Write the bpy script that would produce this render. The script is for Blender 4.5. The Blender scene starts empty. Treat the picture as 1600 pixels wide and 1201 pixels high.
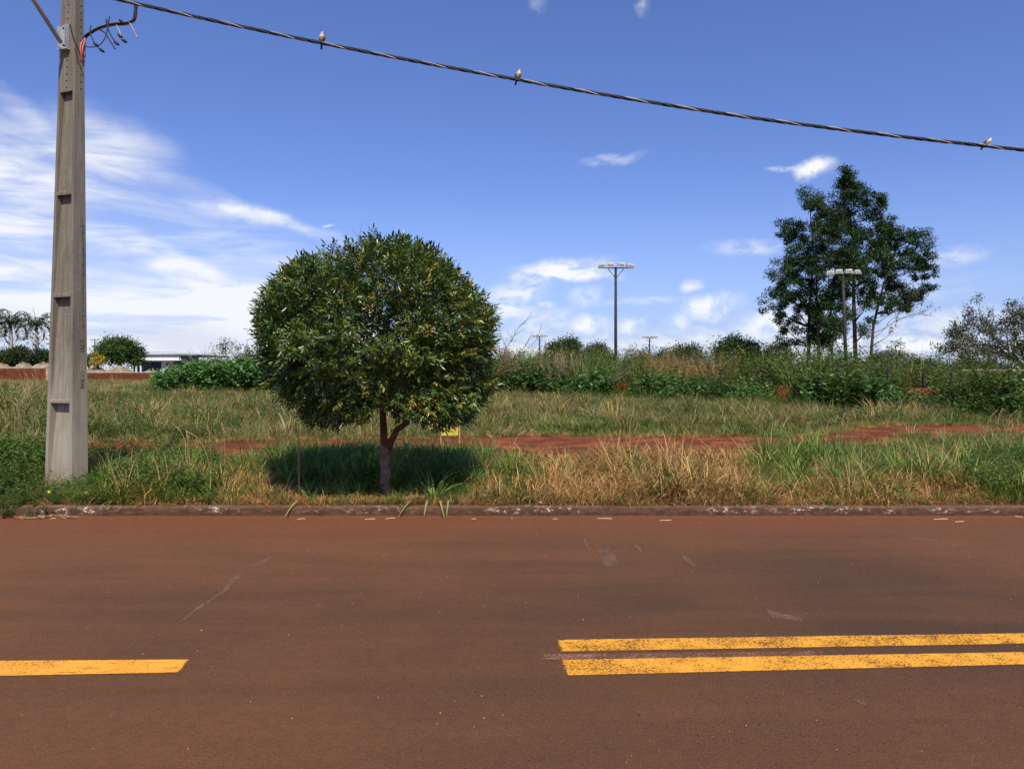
import bpy, math, random
import numpy as np
from mathutils import Vector, Matrix, noise as mnoise
R = math.radians
PI = math.pi
random.seed(7)
rng = np.random.default_rng(7)
scene = bpy.context.scene
COL = scene.collection

# ------------------------------------------------------------------ camera
H = 1.55; FPX = 1150.0; HZ = 583.0
cam_d = bpy.data.cameras.new('camera'); cam = bpy.data.objects.new('camera', cam_d)
COL.objects.link(cam); scene.camera = cam
cam.location = (0, 0, H); cam.rotation_euler = (R(90), 0, 0)
cam_d.sensor_width = 36; cam_d.lens = FPX / 1600 * 36
cam_d.shift_y = -(600.5 - HZ) / 1600
cam_d.clip_start = 0.05; cam_d.clip_end = 6000
def at(px, py, Y):                       # a point of the place from its bearing and distance
    return Vector(((px - 800) / FPX * Y, Y, H - (py - HZ) / FPX * Y))

# ------------------------------------------------------------------ light
SUN_EL, SUN_AZ = 50.0, 167.0             # azimuth from +Y, clockwise
scene.view_settings.view_transform = 'Standard'
scene.view_settings.look = 'None'
scene.view_settings.exposure = 0.0
scene.view_settings.gamma = 1.0
SKY_STRENGTH = 0.105
sun_d = bpy.data.lights.new('sun', 'SUN'); sun = bpy.data.objects.new('sun', sun_d); COL.objects.link(sun)
sun_d.energy = 5.0; sun_d.angle = R(0.53); sun_d.color = (1.0, 0.93, 0.80)
to_sun = Vector((math.sin(R(SUN_AZ)) * math.cos(R(SUN_EL)), math.cos(R(SUN_AZ)) * math.cos(R(SUN_EL)), math.sin(R(SUN_EL))))
sun.rotation_euler = to_sun.to_track_quat('Z', 'Y').to_euler()

class N:                                  # small node-writing helper
    def __init__(s, tree): s.t = tree; s.n = tree.nodes; s.l = tree.links
    def new(s, typ, **kw):
        nd = s.n.new(typ)
        for k, v in kw.items(): setattr(nd, k, v)
        return nd
    def put(s, sock, v):
        if v is None: return
        if isinstance(v, bpy.types.NodeSocket): s.l.new(v, sock)
        else:
            if hasattr(sock, 'default_value'):
                if isinstance(v, (tuple, list)) and sock.type == 'RGBA' and len(v) == 3: v = (*v, 1)
                sock.default_value = v
    def m(s, op, a, b=None, c=None, clamp=False):
        nd = s.new('ShaderNodeMath', operation=op); nd.use_clamp = clamp
        s.put(nd.inputs[0], a); s.put(nd.inputs[1], b); s.put(nd.inputs[2], c)
        return nd.outputs[0]
    def vm(s, op, a, b=None, out=0):
        nd = s.new('ShaderNodeVectorMath', operation=op)
        s.put(nd.inputs[0], a); s.put(nd.inputs[1], b)
        return nd.outputs[out]
    def noise(s, vec, scale, detail=4, rough=.55, dist=0, out=0, dim='3D'):
        nd = s.new('ShaderNodeTexNoise', noise_dimensions=dim)
        s.put(nd.inputs['Vector'], vec); s.put(nd.inputs['Scale'], scale); s.put(nd.inputs['Detail'], detail)
        s.put(nd.inputs['Roughness'], rough); s.put(nd.inputs['Distortion'], dist)
        return nd.outputs[out]
    def rng(s, v, a, b, c=0.0, d=1.0, smooth=True):
        nd = s.new('ShaderNodeMapRange', interpolation_type='SMOOTHSTEP' if smooth else 'LINEAR')
        for i, x in enumerate((v, a, b, c, d)): s.put(nd.inputs[i], x)
        return nd.outputs[0]
    def mix(s, f, a, b, blend='MIX'):
        nd = s.new('ShaderNodeMix', data_type='RGBA', blend_type=blend)
        s.put(nd.inputs[0], f); s.put(nd.inputs[6], a); s.put(nd.inputs[7], b)
        return nd.outputs[2]
    def mapping(s, vec, loc=(0, 0, 0), rot=(0, 0, 0), sc=(1, 1, 1), typ='POINT'):
        nd = s.new('ShaderNodeMapping', vector_type=typ)
        s.put(nd.inputs[0], vec)
        if 'Location' in nd.inputs: nd.inputs['Location'].default_value = loc
        nd.inputs['Rotation'].default_value = rot; nd.inputs['Scale'].default_value = sc
        return nd.outputs[0]

def build_world():
    w = bpy.data.worlds.new('World'); scene.world = w; w.use_nodes = True
    k = N(w.node_tree); k.n.clear()
    sky = k.new('ShaderNodeTexSky', sky_type='NISHITA')
    sky.sun_disc = False; sky.sun_elevation = R(SUN_EL); sky.sun_rotation = R(SUN_AZ)
    sky.air_density = 1.0; sky.dust_density = 1.6; sky.ozone_density = 2.2; sky.altitude = 500
    tc = k.new('ShaderNodeTexCoord')
    d = k.vm('NORMALIZE', tc.outputs['Generated'])
    sp = k.new('ShaderNodeSeparateXYZ'); k.l.new(d, sp.inputs[0])
    az = k.m('ARCTAN2', sp.outputs[0], sp.outputs[1]); el = k.m('ARCSINE', sp.outputs[2])
    cb = k.new('ShaderNodeCombineXYZ'); k.l.new(az, cb.inputs[0]); k.l.new(el, cb.inputs[1])
    ae = cb.outputs[0]
    def ang(px, py):
        u = (px - 800) / FPX; v = (HZ - py) / FPX
        return math.atan(u), math.atan(v / math.sqrt(1 + u * u))
    # ragged edges: warp the coordinates
    wn = k.noise(ae, 9, 5, .6, 0, out=1)
    warp = k.vm('SUBTRACT', wn, (.5, .5, .5))
    sc = k.new('ShaderNodeVectorMath', operation='SCALE'); k.l.new(warp, sc.inputs[0]); sc.inputs[3].default_value = .05
    aew = k.vm('ADD', ae, sc.outputs[0])
    def blob(px, py, rx, ry, rot=0.0):
        a, e = ang(px, py); ca = math.cos(a)
        m = k.mapping(aew, (a, e, 0), (0, 0, R(-rot)), (rx / FPX * ca, ry / FPX * ca, 1), 'TEXTURE')
        return k.rng(k.vm('LENGTH', m, None, 1), 1.25, .15)
    def summed(lst):
        acc = None
        for *b, wt in lst:
            v = k.m('MULTIPLY', blob(*b), wt)
            acc = v if acc is None else k.m('ADD', acc, v)
        return acc
    # fibrous cirrus running down to the right
    fib = k.mapping(ae, (0, 0, 0), (0, 0, R(15)), (3.2, 17, 1))
    n1 = k.noise(fib, 1.6, 7, .62, .5)
    fib2 = k.mapping(ae, (3, 1, 0), (0, 0, R(9)), (2.0, 9, 1))
    n2 = k.noise(fib2, 1.5, 5, .55, .2)
    left = summed([(165, 230, 110, 60, 12, .85), (20, 235, 130, 60, 14, .7), (60, 285, 200, 30, 10, .6), (300, 302, 230, 24, 15, .8), (440, 348, 150, 13, 16, .6),
                   (20, 350, 130, 70, 10, .8), (200, 375, 190, 20, 20, .6), (60, 470, 420, 95, 6, 1.15), (290, 430, 190, 36, 22, .7), (390, 490, 200, 50, 6, .9), (90, 530, 560, 60, 0, .9),
                   (30, 165, 60, 22, 30, .42), (-260, 330, 360, 200, 10, 1.0), (330, 400, 230, 60, 14, .55), (250, 330, 260, 30, 14, .35), (420, 440, 160, 60, 10, .5), (480, 520, 220, 50, 0, .6)])
    cir = k.m('MULTIPLY', left, k.rng(k.m('ADD', k.m('MULTIPLY', n1, .7), k.m('MULTIPLY', n2, .3)), .36, .66, .13, 1.0))
    cir = k.m('MINIMUM', k.m('MULTIPLY', cir, 1.1), 1.0)
    cir = k.m('MULTIPLY', cir, .93)
    n3 = k.noise(k.mapping(ae, (1, 2, 0), (0, 0, R(-6)), (9, 20, 1)), 3.0, 6, .6, .3)
    wisps = summed([(870, 425, 90, 22, -6, 1.25), (800, 470, 60, 26, -12, .9), (900, 432, 60, 10, 8, .8), (840, 500, 90, 24, 0, .5), (1000, 470, 70, 8, -6, .4),
                    (1170, 388, 60, 16, 0, .5), (1485, 402, 60, 18, 0, .42), (1500, 500, 130, 20, -4, .6), (955, 245, 55, 9, -8, .4), (838, 10, 16, 16, 0, .22),
                    (1500, 540, 300, 30, 0, .5), (1100, 550, 560, 34, 0, .75), (1350, 470, 200, 30, -6, .3), (700, 540, 250, 40, 0, .5)])
    wis = k.m('MULTIPLY', wisps, k.rng(n3, .36, .60, .15, 1))
    n4 = k.noise(aew, 46, 5, .6, 0)
    puff = summed([(1272, 268, 30, 15, -14, 1.25), (1225, 272, 26, 5, 0, .6), (915, 503, 24, 16, 0, 1.1), (945, 508, 18, 20, 0, .7), (985, 512, 26, 14, 0, .8), (1095, 480, 42, 20, 0, .9),
                   (1080, 445, 20, 12, 0, .8), (915, 465, 30, 18, 0, .6), (1210, 505, 70, 26, 0, 1.0), (1055, 505, 22, 18, 0, .7), (1105, 520, 34, 16, 0, .8), (855, 477, 14, 5, 0, .7),
                   (522, 356, 12, 4, 0, .6), (1130, 470, 40, 14, 0, .4), (1008, 4, 14, 14, 0, .35), (960, 438, 20, 9, 0, .3)])
    puf = k.m('MULTIPLY', puff, k.rng(n4, .34, .58, .25, 1.0))
    # thin high cloud elsewhere in the sky, behind and above the camera
    back = k.rng(sp.outputs[1], .35, -.1)
    gen = k.m('MULTIPLY', k.m('MULTIPLY', k.rng(n2, .5, .75), back), .55)
    tot = k.m('MINIMUM', k.m('ADD', k.m('ADD', cir, wis), k.m('ADD', puf, gen)), 1.0)
    # lavender-grey lower deck at the left
    deck = k.m('MULTIPLY', blob(120, 525, 520, 42, 3), k.rng(k.noise(fib2, 2.2, 4, .5, 0), .35, .6, .3, 1))
    cloud = k.mix(k.m('MULTIPLY', deck, .75), (.95, .965, 1.0), (.68, .73, .90))
    hz = k.rng(el, .0, .27, 1, 0)
    blue = k.vm('MULTIPLY', sky.outputs[0], (SKY_STRENGTH * .90, SKY_STRENGTH * 1.0, SKY_STRENGTH * 1.50))
    blue = k.mix(k.m('MULTIPLY', hz, .45), blue, (.50, .65, 1.0))
    col = k.mix(tot, blue, cloud)
    # lower hemisphere: dull ground colour
    bg = k.new('ShaderNodeBackground'); k.l.new(col, bg.inputs[0]); bg.inputs[1].default_value = 1.0
    out = k.new('ShaderNodeOutputWorld'); k.l.new(bg.outputs[0], out.inputs[0])
build_world()

# ------------------------------------------------------------------ object helpers
def tag(o, label=None, cat=None, group=None, kind=None):
    if label: o['label'] = label
    if cat: o['category'] = cat
    if group: o['group'] = group
    if kind: o['kind'] = kind
    return o
def empty(name, loc=(0, 0, 0), rz=0.0):
    o = bpy.data.objects.new(name, None); COL.objects.link(o)
    o.location = loc; o.rotation_euler = (0, 0, rz); o.empty_display_size = .2
    return o
def link(name, me, mat=None, parent=None, smooth=False):
    if mat and not me.materials: me.materials.append(mat)
    if smooth: me.shade_smooth()
    o = bpy.data.objects.new(name, me); COL.objects.link(o)
    if parent: o.parent = parent
    return o
class MB:
    def __init__(s): s.v = []; s.f = []; s.c = []
    def add(s, vs, fs, col=(1, 1, 1)):
        b = len(s.v); s.v += [tuple(x) for x in vs]; s.f += [tuple(i + b for i in f) for f in fs]
        s.c += [col] * len(vs)
    def box(s, c, size, rz=0.0, col=(1, 1, 1), rx=0.0, ry=0.0):
        M = Matrix.Translation(c) @ Matrix.Rotation(rz, 4, 'Z') @ Matrix.Rotation(rx, 4, 'X') @ Matrix.Rotation(ry, 4, 'Y')
        a, b, d = (x / 2 for x in size)
        vs = [M @ Vector((x, y, z)) for z in (-d, d) for y in (-b, b) for x in (-a, a)]
        s.add(vs, [(0, 2, 3, 1), (4, 5, 7, 6), (0, 1, 5, 4), (2, 6, 7, 3), (0, 4, 6, 2), (1, 3, 7, 5)], col)
    def tube(s, pts, rad, n=6, col=(1, 1, 1), cap=True):
        pts = [Vector(p) for p in pts]
        if not hasattr(rad, '__len__'): rad = [rad] * len(pts)
        up = Vector((0.13, 0.31, 0.94)); vs = []
        prev = None
        for i, p in enumerate(pts):
            t = (pts[min(i + 1, len(pts) - 1)] - pts[max(i - 1, 0)])
            if t.length < 1e-9: t = Vector((0, 0, 1))
            t.normalize()
            if prev is None:
                a = t.cross(up)
                if a.length < .1: a = t.cross(Vector((1, 0, 0)))
            else: a = prev - t * prev.dot(t)
            a.normalize(); b = t.cross(a); prev = a
            for j in range(n):
                th = 2 * PI * j / n
                vs.append(p + (a * math.cos(th) + b * math.sin(th)) * rad[i])
        fs = []
        for i in range(len(pts) - 1):
            for j in range(n):
                fs.append((i * n + j, i * n + (j + 1) % n, (i + 1) * n + (j + 1) % n, (i + 1) * n + j))
        if cap:
            fs.append(tuple(range(n - 1, -1, -1))); fs.append(tuple((len(pts) - 1) * n + j for j in range(n)))
        s.add(vs, fs, col)
    def mesh(s, name):
        me = bpy.data.meshes.new(name); me.from_pydata(s.v, [], s.f)
        a = me.color_attributes.new('Col', 'FLOAT_COLOR', 'POINT')
        arr = np.ones((len(s.v), 4), np.float32); arr[:, :3] = np.array(s.c, np.float32).reshape(-1, 3)
        a.data.foreach_set('color', arr.ravel()); me.update()
        return me
    def build(s, name, mat=None, parent=None, smooth=False): return link(name, s.mesh(name), mat, parent, smooth)

def np_mesh(name, V, F, C=None):
    """V (n,3), F (m,k) with k 3 or 4, C (n,3)"""
    me = bpy.data.meshes.new(name)
    V = np.asarray(V, np.float32); F = np.asarray(F, np.int32)
    me.vertices.add(len(V)); me.vertices.foreach_set('co', V.ravel())
    m, kk = F.shape
    me.loops.add(m * kk); me.loops.foreach_set('vertex_index', F.ravel())
    me.polygons.add(m); me.polygons.foreach_set('loop_start', np.arange(m, dtype=np.int32) * kk)
    try: me.polygons.foreach_set('loop_total', np.full(m, kk, np.int32))
    except Exception: pass
    if C is not None:
        a = me.color_attributes.new('Col', 'FLOAT_COLOR', 'POINT')
        arr = np.ones((len(V), 4), np.float32); arr[:, :3] = C
        a.data.foreach_set('color', arr.ravel())
    me.update(calc_edges=True); me.validate()
    return me
def nrm(a): return a / np.maximum(np.linalg.norm(a, axis=-1, keepdims=True), 1e-9)
def leaf_arrays(P, D, U, L, W, C, shape=6, fold=.25, bend=.15):
    """P base (n,3), D direction, U normal hint, L, W (n,), C (n,3) -> V, F, C"""
    D = nrm(D); S = nrm(np.cross(D, U)); Nn = nrm(np.cross(S, D))
    L = L[:, None]; W = W[:, None]; n = len(P)
    if shape == 6:
        rows = [(0, 0, 0), (.28, .46, fold), (.68, .40, fold), (1, 0, -bend), (.68, -.40, fold), (.28, -.46, fold)]
        f = [(0, 1, 2, 3), (0, 3, 4, 5)]
    else:
        rows = [(0, 0, 0), (.5, .5, fold), (1, 0, -bend), (.5, -.5, fold)]
        f = [(0, 1, 2, 3)]
    k = len(rows)
    V = np.empty((n, k, 3))
    for i, (a, b, c) in enumerate(rows): V[:, i] = P + D * L * a + S * W * b + Nn * W * c * .6
    F = (np.arange(n)[:, None, None] * k + np.array(f)[None]).reshape(-1, 4)
    return V.reshape(-1, 3), F, np.repeat(C, k, 0)
def cat_arrays(lst):
    V, F, C, b = [], [], [], 0
    for v, f, c in lst: V.append(v); F.append(f + b); C.append(c); b += len(v)
    return np.concatenate(V), np.concatenate(F), np.concatenate(C)
def randdir(n):
    return nrm(rng.normal(size=(n, 3)))

# ------------------------------------------------------------------ materials
def base_mat(name):
    m = bpy.data.materials.new(name); m.use_nodes = True
    k = N(m.node_tree); b = k.n['Principled BSDF']
    return m, k, b
def leaf_mat(name, rough=.5, trans=.25, var=.25, spec=.35, tint=(1.04, .98, .60)):
    m, k, b = base_mat(name)
    at_ = k.new('ShaderNodeAttribute', attribute_name='Col')
    oi = k.new('ShaderNodeObjectInfo')
    geo = k.new('ShaderNodeNewGeometry')
    v = k.m('ADD', k.rng(oi.outputs['Random'], 0, 1, 1 - var, 1 + var, False), k.rng(k.noise(geo.outputs['Position'], .35, 3), .3, .7, -var * .6, var * .6, False))
    c = k.vm('MULTIPLY', at_.outputs['Color'], (*tint,))
    sc = k.new('ShaderNodeVectorMath', operation='SCALE'); k.l.new(c, sc.inputs[0]); k.l.new(v, sc.inputs[3])
    k.l.new(sc.outputs[0], b.inputs['Base Color'])
    b.inputs['Roughness'].default_value = rough
    b.inputs['Specular IOR Level'].default_value = spec
    if trans > 0:
        tr = k.new('ShaderNodeBsdfTranslucent')
        c2 = k.vm('MULTIPLY', sc.outputs[0], (1.25, 1.35, .6)); k.l.new(c2, tr.inputs[0])
        mx = k.new('ShaderNodeMixShader'); mx.inputs[0].default_value = trans
        k.l.new(b.outputs[0], mx.inputs[1]); k.l.new(tr.outputs[0], mx.inputs[2])
        k.l.new(mx.outputs[0], k.n['Material Output'].inputs[0])
    return m
def noisy_mat(name, c1, c2, scale=5, rough=.8, bump=.0, bscale=40, detail=6, spec=.3, metal=0, lo=.35, hi=.65, use_col=False):
    m, k, b = base_mat(name)
    tc = k.new('ShaderNodeTexCoord'); o = tc.outputs['Object']
    c = k.mix(k.rng(k.noise(o, scale, detail, .6), lo, hi), c1, c2)
    if use_col:
        at_ = k.new('ShaderNodeAttribute', attribute_name='Col'); c = k.mix(1.0, c, at_.outputs['Color'], 'MULTIPLY')
    k.l.new(c, b.inputs['Base Color'])
    b.inputs['Roughness'].default_value = rough; b.inputs['Specular IOR Level'].default_value = spec; b.inputs['Metallic'].default_value = metal
    if bump:
        bp = k.new('ShaderNodeBump'); bp.inputs['Strength'].default_value = bump; bp.inputs['Distance'].default_value = .02
        k.l.new(k.noise(o, bscale, 6, .6), bp.inputs['Height']); k.l.new(bp.outputs[0], b.inputs['Normal'])
    return m
M_GRASS = leaf_mat('grass_blade', .6, .22, .22, .25)
M_DRY = leaf_mat('dry_grass_blade', .75, .18, .3, .2, tint=(1.10, .93, .70))
M_LEAF = leaf_mat('glossy_leaf', .34, .15, .0, .6, tint=(1.12, 1.02, .62))
M_TREE = leaf_mat('tree_leaf', .55, .2, .15, .3)
M_SHRUB = leaf_mat('shrub_leaf', .5, .25, .22, .35)
M_BARK = noisy_mat('bark', (.09, .05, .035), (.16, .10, .07), 14, .9, .5, 60, use_col=True)
M_TWIG = noisy_mat('twig', (.16, .12, .09), (.24, .19, .14), 5, .9, use_col=True)
M_STEEL = noisy_mat('galvanised_steel', (.45, .47, .48), (.58, .60, .60), 12, .45, .1, 60, metal=.6)
M_DARKSTEEL = noisy_mat('weathered_pole', (.02, .018, .017), (.04, .035, .03), 3, .7)
M_CABLE = noisy_mat('black_cable', (.012, .012, .014), (.03, .03, .034), 20, .55)
M_ALU = noisy_mat('bare_cable', (.24, .19, .17), (.34, .29, .27), 20, .5, metal=.3)
M_REDWIRE = noisy_mat('red_wire', (.42, .10, .08), (.50, .16, .13), 20, .5)
M_WHITE = noisy_mat('white_render', (.72, .72, .71), (.80, .80, .79), .6, .7)
M_GREYPANEL = noisy_mat('grey_panel', (.10, .10, .11), (.15, .15, .16), .8, .6)
M_GLASS = noisy_mat('dark_glass', (.035, .05, .07), (.05, .07, .10), .5, .12, spec=.6)

def road_mat():
    m, k, b = base_mat('dusty_asphalt')
    geo = k.new('ShaderNodeNewGeometry'); P = geo.outputs['Position']
    sp = k.new('ShaderNodeSeparateXYZ'); k.l.new(P, sp.inputs[0]); x, y = sp.outputs[0], sp.outputs[1]
    streak = k.noise(k.mapping(P, sc=(.35, 2.6, 1)), 1.0, 6, .6, .4)
    patch = k.noise(P, .55, 4, .6, .2)
    fine = k.noise(P, 95, 4, .8)
    mid = k.noise(P, 16, 5, .7)
    dusty = (.182, .073, .027); grey = (.078, .041, .020)
    # redder on the left and towards the kerb, greyer to the right
    f = k.m('ADD', k.rng(x, -4.5, 2.6, -.18, .32), k.m('ADD', k.rng(streak, .3, .7, -.2, .2), k.rng(patch, .3, .7, -.25, .25)))
    f = k.m('ADD', f, k.rng(y, 7.0, 4.6, 0.1, .42))
    f = k.m('MULTIPLY', f, k.rng(y, 2.6, 4.6, .55, 1.0), clamp=True)
    c = k.mix(f, dusty, grey)
    kerbdust = k.m('MULTIPLY', k.rng(k.m('ADD', y, k.rng(patch, .3, .7, -.35, .35)), 6.7, 7.9), .85)
    c = k.mix(kerbdust, c, (.20, .066, .022))
    c = k.mix(k.rng(mid, .35, .68, 0, .55), c, k.mix(.5, c, (.055, .03, .02)))
    c = k.mix(k.m('MULTIPLY', k.rng(fine, .53, .66), .5), c, (.27, .15, .10))
    c = k.mix(k.m('MULTIPLY', k.rng(fine, .46, .34), .6), c, (.045, .028, .022))
    # dark pores, denser on the right
    vo = k.new('ShaderNodeTexVoronoi'); k.l.new(P, vo.inputs['Vector']); vo.inputs['Scale'].default_value = 34
    pores = k.m('MULTIPLY', k.rng(vo.outputs['Distance'], .16, .06), k.rng(k.m('ADD', k.noise(P, 1.3, 4), k.rng(x, -4, 3, -.1, .1)), .48, .62))
    c = k.mix(k.m('MULTIPLY', pores, .7), c, (.025, .016, .014))
    spk = k.new('ShaderNodeTexVoronoi'); k.l.new(P, spk.inputs['Vector']); spk.inputs['Scale'].default_value = 9
    c = k.mix(k.m('MULTIPLY', k.rng(spk.outputs['Distance'], .035, .02), .4), c, (.42, .30, .24))
    k.l.new(c, b.inputs['Base Color'])
    b.inputs['Roughness'].default_value = .88; b.inputs['Specular IOR Level'].default_value = .2
    bp = k.new('ShaderNodeBump'); bp.inputs['Strength'].default_value = .9; bp.inputs['Distance'].default_value = .009
    hgt = k.m('SUBTRACT', k.m('ADD', fine, k.m('MULTIPLY', mid, .8)), k.m('MULTIPLY', pores, 1.2))
    k.l.new(hgt, bp.inputs['Height']); k.l.new(bp.outputs[0], b.inputs['Normal'])
    return m
M_ROAD = road_mat()
def paint_mat(name, worn, c1=(.78, .36, .030), c2=(.70, .30, .025), pore=0.0):
    """road paint; attribute 'edge' is 0 at the outline, 1 inside, so the ends fade unevenly"""
    m, k, b = base_mat(name)
    geo = k.new('ShaderNodeNewGeometry'); P = geo.outputs['Position']
    at_ = k.new('ShaderNodeAttribute', attribute_name='edge')
    n1 = k.noise(P, 55, 4, .7); n2 = k.noise(P, 5, 4, .6)
    c = k.mix(k.rng(n2, .3, .7), c1, c2)
    c = k.mix(k.m('MULTIPLY', k.rng(n1, .5, .7), .35), c, (.45, .24, .10))
    k.l.new(c, b.inputs['Base Color']); b.inputs['Roughness'].default_value = .7; b.inputs['Specular IOR Level'].default_value = .25
    fine = k.noise(k.mapping(P, sc=(1, 1.5, 1)), 85, 3, .7)
    wear = k.rng(k.m('ADD', fine, k.m('MULTIPLY', n2, .35)), worn, worn + .03)       # 1 = worn through
    if pore: wear = k.m('MAXIMUM', wear, k.rng(k.noise(k.mapping(P, rot=(0, 0, .6), sc=(2, 14, 1)), 3, 4, .7, .6), .60, .65, 0, pore))
    edge = k.rng(k.m('ADD', at_.outputs['Fac'], k.m('MULTIPLY', k.m('SUBTRACT', n1, .5), 1.0)), .2, .42)
    a = k.m('MULTIPLY', k.m('SUBTRACT', 1.0, wear), edge, clamp=True)
    k.l.new(a, b.inputs['Alpha'])
    return m

def ground_mat():
    m, k, b = base_mat('red_soil_with_litter')
    geo = k.new('ShaderNodeNewGeometry'); P = geo.outputs['Position']
    sp = k.new('ShaderNodeSeparateXYZ'); k.l.new(P, sp.inputs[0])
    n1 = k.noise(P, .5, 5, .6); n2 = k.noise(P, 9, 6, .65); n3 = k.noise(P, 60, 3, .6)
    soil = k.mix(k.rng(n2, .35, .65), (.14, .045, .018), (.20, .065, .028))
    straw = k.mix(k.rng(n3, .4, .6), (.20, .14, .075), (.12, .095, .045))
    far = k.rng(sp.outputs[1], 14, 30, .35, .95)
    c = k.mix(k.m('MULTIPLY', k.rng(k.m('ADD', n1, k.m('MULTIPLY', n2, .4)), .55, .8), far), soil, straw)
    c = k.mix(k.m('MULTIPLY', k.rng(sp.outputs[1], 18, 45), .85), c, k.mix(k.rng(n1, .35, .65), (.17, .14, .065), (.10, .105, .04)))
    k.l.new(c, b.inputs['Base Color']); b.inputs['Roughness'].default_value = .95; b.inputs['Specular IOR Level'].default_value = .15
    bp = k.new('ShaderNodeBump'); bp.inputs['Strength'].default_value = .6; bp.inputs['Distance'].default_value = .03
    k.l.new(k.m('ADD', n2, n3), bp.inputs['Height']); k.l.new(bp.outputs[0], b.inputs['Normal'])
    return m
M_GROUND = ground_mat()
M_DIRT = noisy_mat('bare_red_dirt', (.12, .034, .012), (.25, .070, .024), 1.9, .95, 1.0, 14, 9, spec=.15, lo=.4, hi=.62)
def kerb_mat():
    m, k, b = base_mat('stained_concrete_kerb')
    geo = k.new('ShaderNodeNewGeometry'); P = geo.outputs['Position']
    sp = k.new('ShaderNodeSeparateXYZ'); k.l.new(P, sp.inputs[0])
    n = k.noise(k.mapping(P, sc=(1, 2, 2)), 11, 7, .72); n2 = k.noise(P, 1.0, 3, .5); n3 = k.noise(P, 45, 4, .6)
    c = k.mix(k.rng(n, .35, .65), (.05, .025, .014), (.10, .05, .028))
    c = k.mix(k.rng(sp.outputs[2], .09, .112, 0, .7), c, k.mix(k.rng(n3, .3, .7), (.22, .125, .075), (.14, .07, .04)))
    zone = k.m('MULTIPLY', k.rng(sp.outputs[2], .03, .06), k.rng(n2, .46, .60))
    w = k.m('MULTIPLY', .8, k.m('MULTIPLY', k.rng(k.m('ADD', n, k.m('MULTIPLY', n3, .45)), .77, .88), zone))
    c = k.mix(w, c, (.55, .46, .38))
    c = k.mix(k.rng(sp.outputs[2], .03, .0), c, (.20, .075, .04))
    k.l.new(c, b.inputs['Base Color']); b.inputs['Roughness'].default_value = .9; b.inputs['Specular IOR Level'].default_value = .2
    bp = k.new('ShaderNodeBump'); bp.inputs['Strength'].default_value = .6; bp.inputs['Distance'].default_value = .01
    k.l.new(k.m('ADD', n, n3), bp.inputs['Height']); k.l.new(bp.outputs[0], b.inputs['Normal'])
    return m
M_KERB = kerb_mat()
def pole_mat():
    m, k, b = base_mat('weathered_pole_concrete')
    tc = k.new('ShaderNodeTexCoord'); o = tc.outputs['Object']
    sp = k.new('ShaderNodeSeparateXYZ'); k.l.new(o, sp.inputs[0])
    st = k.noise(k.mapping(o, sc=(14, 14, .8)), 1.6, 6, .65, .3)
    n = k.noise(o, 3.0, 5, .6); f = k.noise(o, 70, 4, .6)
    c = k.mix(k.rng(st, .3, .7), (.14, .118, .085), (.30, .265, .205))
    c = k.mix(k.rng(n, .52, .72, 0, .55), c, (.085, .075, .055))
    c = k.mix(k.rng(k.m('ADD', sp.outputs[2], k.m('MULTIPLY', n, 2.0)), 1.6, 3.4, 0, .5), c, (.13, .112, .085))
    c = k.mix(k.rng(sp.outputs[2], 2.0, .4, 0, .4), c, (.46, .41, .32))
    c = k.mix(k.rng(sp.outputs[2], .55, .0, 0, .35), c, (.28, .17, .12))
    pit = k.new('ShaderNodeTexVoronoi'); k.l.new(o, pit.inputs['Vector']); pit.inputs['Scale'].default_value = 38
    c = k.mix(k.m('MULTIPLY', k.rng(pit.outputs['Distance'], .14, .05), .45), c, (.06, .05, .042))
    c = k.mix(k.m('MULTIPLY', k.rng(f, .55, .7), .35), c, (.42, .37, .32))
    k.l.new(c, b.inputs['Base Color']); b.inputs['Roughness'].default_value = .92; b.inputs['Specular IOR Level'].default_value = .2
    bp = k.new('ShaderNodeBump'); bp.inputs['Strength'].default_value = .5; bp.inputs['Distance'].default_value = .008
    k.l.new(k.m('ADD', st, f), bp.inputs['Height']); k.l.new(bp.outputs[0], b.inputs['Normal'])
    return m
M_POLE = pole_mat()
M_LETTER = noisy_mat('dark_cast_lettering', (.075, .062, .046), (.13, .11, .082), 30, .95)
M_BRICK = noisy_mat('red_brick', (.34, .095, .03), (.46, .14, .05), 3, .9, use_col=True)
M_MORTAR = noisy_mat('mortar', (.20, .075, .045), (.26, .10, .06), 6, .95)
M_TAN = noisy_mat('pale_sandy_soil', (.17, .125, .075), (.34, .27, .18), 1.2, .95, .3, 3)
M_COPING = noisy_mat('pale_coping', (.42, .38, .34), (.52, .48, .43), 1, .9)

# ------------------------------------------------------------------ ground, road, kerb
def gz(x, y):                                # ground height beyond the kerb
    if y < 8.0: return .105
    t = min(1, (y - 8.05) / 3.0)
    h = .105 + .03 * t
    a = min(1, max(0, (y - 9) / 8)) * .11
    return h + a * mnoise.noise(Vector((x * .16, y * .16, 3.1))) + .012 * mnoise.noise(Vector((x * 1.3, y * 1.3, 1)))
KERB_Y = 7.92
def grid(name, xs, ys, zf, mat, kind='structure'):
    V = [(x, y, zf(x, y)) for y in ys for x in xs]; nx = len(xs)
    F = [(j * nx + i, j * nx + i + 1, (j + 1) * nx + i + 1, (j + 1) * nx + i) for j in range(len(ys) - 1) for i in range(nx - 1)]
    me = np_mesh(name, V, F); o = link(name, me, mat, smooth=True)
    if kind: o['kind'] = kind
    return o
def spaced(stops):
    out = [stops[0][0]]
    for (a, _), (b, st) in zip(stops, stops[1:]):
        n = max(1, round((b - a) / st)); out += [a + (b - a) * (i + 1) / n for i in range(n)]
    return out
xs = spaced([(-2500, 0), (-150, 400), (-40, 6), (-12, 1.2), (14, .3), (45, 1.2), (150, 6), (2500, 400)])
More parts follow.
